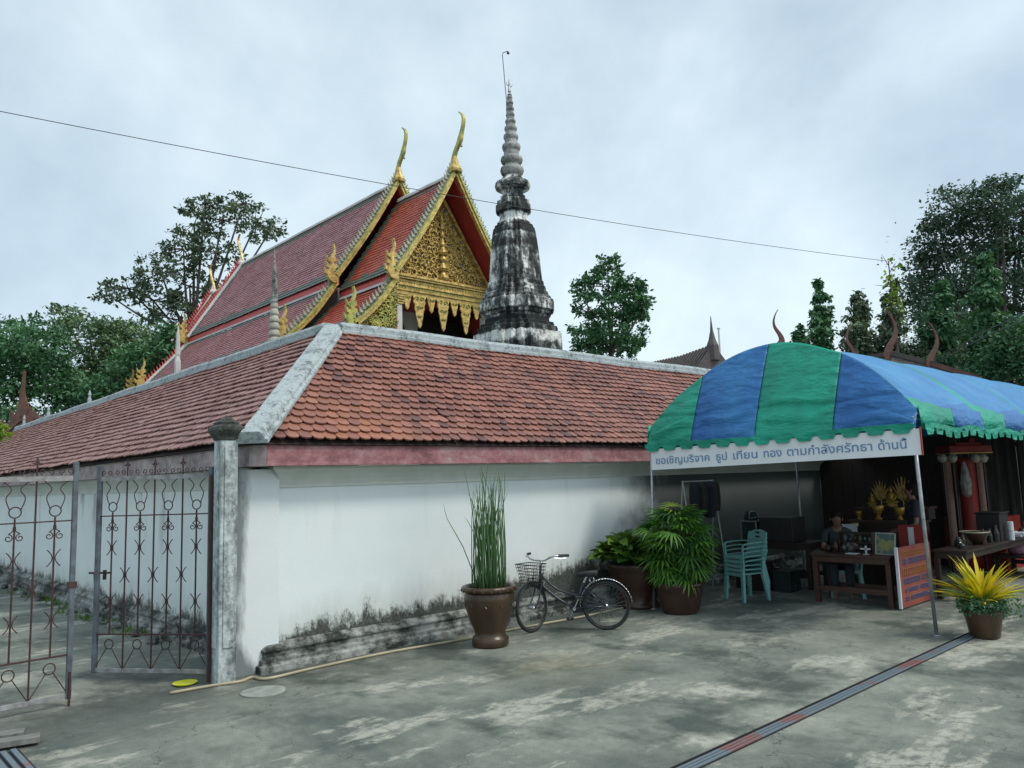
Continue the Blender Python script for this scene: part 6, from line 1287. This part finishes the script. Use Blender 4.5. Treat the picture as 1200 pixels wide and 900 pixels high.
m = MB(); m.tube(arc((9.6, -3.86, .885), .20, 0, 2 * PI, 24, (1, 0, 0), (0, 1, 0)), .012, 6, False); rr_ = link('bowl_rim', m, 'hose'); tag(rr_, 'pale ring lying on the rim of the wide dark bowl', 'ring')
m = MB(); m.box(10.3, 10.75, -4.02, -3.68, .701, 1.12); m.box(10.28, 10.77, -4.04, -3.66, 1.121, 1.14); tag(link('black_cabinet', m, 'black', bevel=.008), 'small black cabinet standing on the long counter in front of the red shrine', 'cabinet')
for k, z in enumerate((.78, .93)):
    m = MB(); m.tube([(10.52, -4.10, .702 if k == 0 else .85), (10.52, -4.10, z + .06)], .045, 10); tag(link('white_roll', m, 'paper'), ('lower' if k == 0 else 'upper') + ' of two white paper rolls stacked in front of the black cabinet', 'roll')
m = MB(); m.box(11.2, 11.5, -4.05, -3.8, .701, .74); m.box(11.25, 11.6, -4.08, -3.85, .741, .765); tag(link('white_papers', m, 'paper'), 'pile of white papers at the far right end of the long counter', 'papers')
# hanging rack by the palm
rk = thing('display_stand', 'white metal frame stand behind the lady palm with dark bags hung on it', 'stand', (7.3, -.4, 0))
m = MB()
for a, b in (((6.86, -.30, 0), (6.98, -.42, 1.80)), ((6.96, -.62, 0), (6.98, -.42, 1.80)), ((7.85, -.30, 0), (7.85, -.42, 1.80)), ((7.85, -.62, 0), (7.85, -.42, 1.80)), ((6.98, -.42, 1.78), (7.85, -.42, 1.78))): m.tube([a, b], .014, 6)
link('frame', m, 'steel', rk)
for k, (x, w_, h) in enumerate(((7.22, .16, .42), (7.42, .2, .52), (7.64, .2, .58), (7.82, .16, .48))):
    m = MB(); m.lathe([(w_ * .35, 0), (w_ * .5, -.08), (w_ * .56, -h * .6), (w_ * .45, -h), (w_ * .1, -h - .02)], 9, (x, -.47, 1.76), lambda a: 1 + .1 * math.sin(3 * a + k)); tag(link('hanging_bag', m, 'black' if k % 2 else 'shirt_navy'), ('first', 'second', 'third', 'fourth')[k] + ' dark bag from the left hanging on the white stand', 'bag')
# red shrine
sh = at(1127, 600, 14.6); sh.z = 0; ex = Vector((.73, -.68, 0)); 
srn = thing('red_shrine', 'red painted shrine with round white lamps on its columns in the tent shade', 'shrine', tuple(sh))
def shp(px, y, up=0.0, dep=14.6): q = at(px, y, dep); return q
for px, w_, mt, nm in ((1108, .17, 'pole_pink', 'column'), (1130, .30, 'shrine_red', 'column'), (1146, .16, 'pole_pink', 'column'), (1118, .10, 'dark_wood', 'column'), (1141, .14, 'shrine_red', 'column')):
    q = shp(px, 540); m = MB(); m.lathe([(w_ * .6, 0), (w_ * .6, .2), (w_ * .5, .25), (w_ * .5, q.z - .05), (w_ * .62, q.z), (w_ * .62, q.z + .05)], 12, (q.x, q.y, 0)); link(nm, m, mt, srn, smooth=True)
a = shp(1104, 527); b = shp(1153, 526); m = MB(); m.bar(a, b, .5, .13); m.bar(a.lerp(b, .2) + Vector((0, 0, .09)), a.lerp(b, .8) + Vector((0, 0, .09)), .4, .06); m.bar(a.lerp(b, .56) + Vector((0, 0, .15)), a.lerp(b, .70) + Vector((0, 0, .15)), .3, .09); link('canopy', m, 'shrine_red', srn, bevel=.01)
m = MB(); m.bar(a - Vector((0, 0, .075)), b - Vector((0, 0, .075)), .52, .02); link('canopy_edge', m, 'gold', srn)
for px in (1104, 1116, 1143, 1152):
    q = shp(px, 537, dep=14.25); m = MB(); m.lathe([(0.001, -.085), (.05, -.07), (.082, -.02), (.085, .02), (.05, .07), (0.001, .085)], 14, tuple(q), caps=False); link('lamp_globe', m, 'globe', srn, smooth=True)
    q2 = q.copy(); m = MB(); m.tube([(q.x, q.y, .0), (q.x, q.y, q.z - .08)], .02, 6); link('lamp_post', m, 'dark_wood', srn)
m = MB(); m.box(sh.x - .1, sh.x + .9, sh.y - .7, sh.y + .3, 0, .95); link('base', m, 'shrine_red', srn)
m = MB(); q = shp(1131, 560, dep=14.3); m.lathe([(.02, -.35), (.08, -.3), (.10, -.1), (.05, .2), (.02, .3)], 10, tuple(q)); link('crest', m, 'gate_grey', srn)
# fence of sheets closing the back of the tent
fn = thing('sheet_fence', 'tall fence of weathered grey brown sheets behind the shrine and tables', 'fence', (17.0, -4, 0))
for k in range(62):
    y = 0.9 - k * .25; m = MB(); h = 2.9 + rng.uniform(-.06, .06); x = 17.0 + rng.uniform(-.02, .02)
    m.prism([(x, y, 0), (x - .035, y - .05, 0), (x - .035, y - .10, 0), (x, y - .125, 0), (x, y - .245, 0), (x + .02, y - .245, 0), (x + .02, y, 0)], (0, 0, 0), (rng.normal(0, .02), rng.normal(0, .01), h)); link('sheet', m, 'zinc', fn)
for z in (.6, 2.3): m = MB(); m.box(17.05, 17.1, -14.6, .9, z, z + .1); link('rail', m, 'dark_wood', fn)
pt = thing('dark_partition', 'dark wooden partition closing the tent behind the altar', 'partition', (12.6, -1.2, 0))
for k in range(11):
    y = -.02 - k * .24; m = MB(); m.box(12.6, 12.63, y - .232, y, 0, 2.5 + rng.uniform(-.02, .02)); link('panel', m, 'dark_wood', pt)
m = MB(); m.box(12.64, 12.7, -2.65, -.02, 1.2, 1.3); link('rail', m, 'dark_wood', pt)
m = MB(); q = at(1196, 657, 13.5); m.lathe([(.001, -.05), (.16, -.04), (.2, .06), (.12, .14), (.02, .17)], 10, (q.x, q.y, .40)); 
tb_ = thing('low_bench', 'low dark bench at the right edge beyond the yellow plant', 'bench', (q.x, q.y, 0)); mm = MB(); mm.box(q.x - .4, q.x + .6, q.y - .5, q.y + .3, .31, .35); link('seat', mm, 'dark_wood', tb_)
for dx in (-.35, .55):
    for dy in (-.45, .25): mm = MB(); mm.box(q.x + dx - .03, q.x + dx + .03, q.y + dy - .03, q.y + dy + .03, 0, .31); link('leg', mm, 'dark_wood', tb_)
tag(link('pink_bundle', m, 'pink', smooth=True), 'pink patterned bundle lying on the low bench at the right edge', 'bundle')
# ------------------------------------------------------------------ people
def skin_body(name, joints, edges, mat, parent, sub=2, smooth_n=0):
    me = bpy.data.meshes.new(name); me.from_pydata([j[0] for j in joints], edges, []); me.update(); o = bpy.data.objects.new(name, me); COL.objects.link(o); o.parent = parent
    md = o.modifiers.new('skin', 'SKIN'); md.use_smooth_shade = True
    if not me.skin_vertices: return o
    for v, j in zip(me.skin_vertices[0].data, joints): v.radius = j[1] if isinstance(j[1], tuple) else (j[1], j[1]); v.use_root = False
    me.skin_vertices[0].data[0].use_root = True; s = o.modifiers.new('subdivision', 'SUBSURF'); s.levels = sub; s.render_levels = sub; me.materials.append(MT[mat]); return o
def person(label, loc, rz, J, top, bottom):
    "J: dict of joints in local space (facing -y); builds body, shirt, lower garment and hair"
    t = thing('person', label, 'person', loc, rz)
    ids = {}; js = []; es = []
    def add(k, r, p=None): ids[k] = len(js); js.append((J[k], r)); 
    order = [('pelvis', (.13, .10), None), ('waist', (.115, .085), 'pelvis'), ('chest', (.14, .10), 'waist'), ('neck0', .055, 'chest'), ('neck', .045, 'neck0'), ('jaw', (.062, .07), 'neck'), ('head', (.078, .092), 'jaw'), ('crown', (.05, .06), 'head')]
    for k, r, p in order:
        add(k, r)
        if p: es.append((ids[p], ids[k]))
    for s in 'lr':
        for k, r, p in ((f'sh_{s}', .05, 'neck0'), (f'el_{s}', .036, f'sh_{s}'), (f'wr_{s}', .024, f'el_{s}'), (f'pa_{s}', (.032, .018), f'wr_{s}')):
            add(k, r); es.append((ids[p], ids[k]))
        w = Vector(J[f'wr_{s}']); p_ = Vector(J[f'pa_{s}']); d = (p_ - w).normalized(); sd = d.cross(Vector((0, 0, 1))); sd = sd.normalized() if sd.length > .05 else Vector((1, 0, 0))
        for f in range(5):
            off = sd * (f - 1.5) * .018 if f < 4 else sd * -.04; ln = (.05, .06, .055, .04)[f] if f < 4 else .03; base = p_ if f < 4 else w.lerp(p_, .5)
            a = len(js); js.append((tuple(base + off + d * ln * .5), .009)); js.append((tuple(base + off * 1.05 + d * ln + Vector((0, 0, -.015))), .0075)); es += [(ids[f'pa_{s}'], a), (a, a + 1)]
        for k, r, p in ((f'hip_{s}', .085, 'pelvis'), (f'kn_{s}', .055, f'hip_{s}'), (f'an_{s}', .036, f'kn_{s}'), (f'to_{s}', (.038, .022), f'an_{s}')):
            add(k, r); es.append((ids[p], ids[k]))
    skin_body('body', js, es, 'skin', t)
    sj = [(J['waist'], (.135, .105)), (J['chest'], (.16, .12)), (J['neck0'], .07)]; se = [(0, 1), (1, 2)]; sj.append((J['pelvis'], (.145, .12))); se.append((0, 3))
    for s in 'lr':
        a = len(sj); el = Vector(J[f'sh_{s}']).lerp(Vector(J[f'el_{s}']), .75); sj += [(J[f'sh_{s}'], .066), (tuple(el), .055)]; se += [(2, a), (a, a + 1)]
    skin_body('shirt', sj, se, top, t)
    sj = [(J['pelvis'], (.15, .125))]; se = []
    for s in 'lr':
        a = len(sj); sj += [(J[f'hip_{s}'], .105), (J[f'kn_{s}'], .08), (tuple(Vector(J[f'kn_{s}']).lerp(Vector(J[f'an_{s}']), .8)), .065)]; se += [(0, a), (a, a + 1), (a + 1, a + 2)]
    skin_body('trousers', sj, se, bottom, t)
    h = Vector(J['head']); c = Vector(J['crown']); up = (c - h).normalized(); m = MB()
    vs = []; fs = []; n = 16; fw = Vector(J['face']).normalized(); sd = fw.cross(up).normalized(); fw = up.cross(sd)
    for i in range(9):
        th = PI * i / 8 * .62
        for k in range(n):
            ph = 2 * PI * k / n; q = sd * math.sin(th) * math.cos(ph) * .094 + fw * math.sin(th) * math.sin(ph) * .106 + up * math.cos(th) * .105
            if math.sin(ph) > .3 and th > 1.0: q *= .80
            if math.sin(ph) < .3 and i == 8: q = q - up * .05
            vs.append(h + up * .012 - fw * .012 + q)
    for i in range(8):
        for k in range(n): fs.append((i * n + k, i * n + (k + 1) % n, (i + 1) * n + (k + 1) % n, (i + 1) * n + k))
    m.add(vs, fs); link('hair', m, 'hair', t, local=True, smooth=True)
    for s in (-1, 1):
        m = MB(); e = h + fw * .086 + sd * s * .03 - up * .005; m.lathe([(.001, -.008), (.009, 0), (.001, .008)], 8, tuple(e), caps=False); link('eye', m, 'hair', t, local=True)
        m = MB(); e = h + sd * s * .082 - up * .02; m.lathe([(.004, -.028), (.014, 0), (.004, .028)], 6, tuple(e), caps=False); link('ear', m, 'skin', t, local=True)
    m = MB(); e = h + fw * .092 - up * .035; m.tube([e + up * .03, e + fw * .018 - up * .005], [.007, .012], 6); link('nose', m, 'skin', t, local=True)
    m = MB(); e = h + fw * .083 - up * .068; m.tube([e - sd * .02, e + fw * .004, e + sd * .02], .005, 5); link('mouth', m, 'maroon', t, local=True)
    return t
sit = dict(pelvis=(0, .05, .53), waist=(0, .04, .68), chest=(0, .0, .86), neck0=(0, -.03, .99), neck=(0, -.05, 1.04), jaw=(0, -.10, 1.10), head=(0, -.10, 1.17), crown=(0, -.09, 1.24), face=(0, -1, -.9),
           sh_l=(.17, -.02, .95), el_l=(.22, -.10, .72), wr_l=(.10, -.30, .75), pa_l=(.05, -.36, .755), sh_r=(-.17, -.02, .95), el_r=(-.22, -.10, .72), wr_r=(-.10, -.30, .75), pa_r=(-.05, -.36, .755),
           hip_l=(.09, .0, .52), kn_l=(.11, -.40, .50), an_l=(.11, -.38, .09), to_l=(.12, -.50, .035), hip_r=(-.09, .0, .52), kn_r=(-.11, -.40, .50), an_r=(-.11, -.38, .09), to_r=(-.12, -.50, .035))
person('person in grey green shirt seated behind the front table, head bowed', (8.05, -2.44, 0), math.radians(-62), sit, 'shirt_grey', 'shirt_navy')
stand = dict(pelvis=(0, 0, .90), waist=(0, 0, 1.05), chest=(0, -.01, 1.24), neck0=(0, -.01, 1.38), neck=(0, -.01, 1.43), jaw=(0, -.03, 1.49), head=(0, -.03, 1.56), crown=(0, -.02, 1.64), face=(0, -1, -.2),
             sh_l=(.17, 0, 1.34), el_l=(.22, -.02, 1.06), wr_l=(.14, -.22, .96), pa_l=(.10, -.29, .955), sh_r=(-.17, 0, 1.34), el_r=(-.22, -.02, 1.06), wr_r=(-.14, -.22, .96), pa_r=(-.10, -.29, .955),
             hip_l=(.09, 0, .86), kn_l=(.10, -.01, .48), an_l=(.10, .02, .09), to_l=(.11, -.11, .035), hip_r=(-.09, 0, .86), kn_r=(-.10, -.02, .48), an_r=(-.10, .01, .09), to_r=(-.11, -.12, .035))
person('person in navy top and maroon cloth standing behind the lettered board', (8.72, -3.34, 0), math.radians(-150), stand, 'shirt_navy', 'skirt')
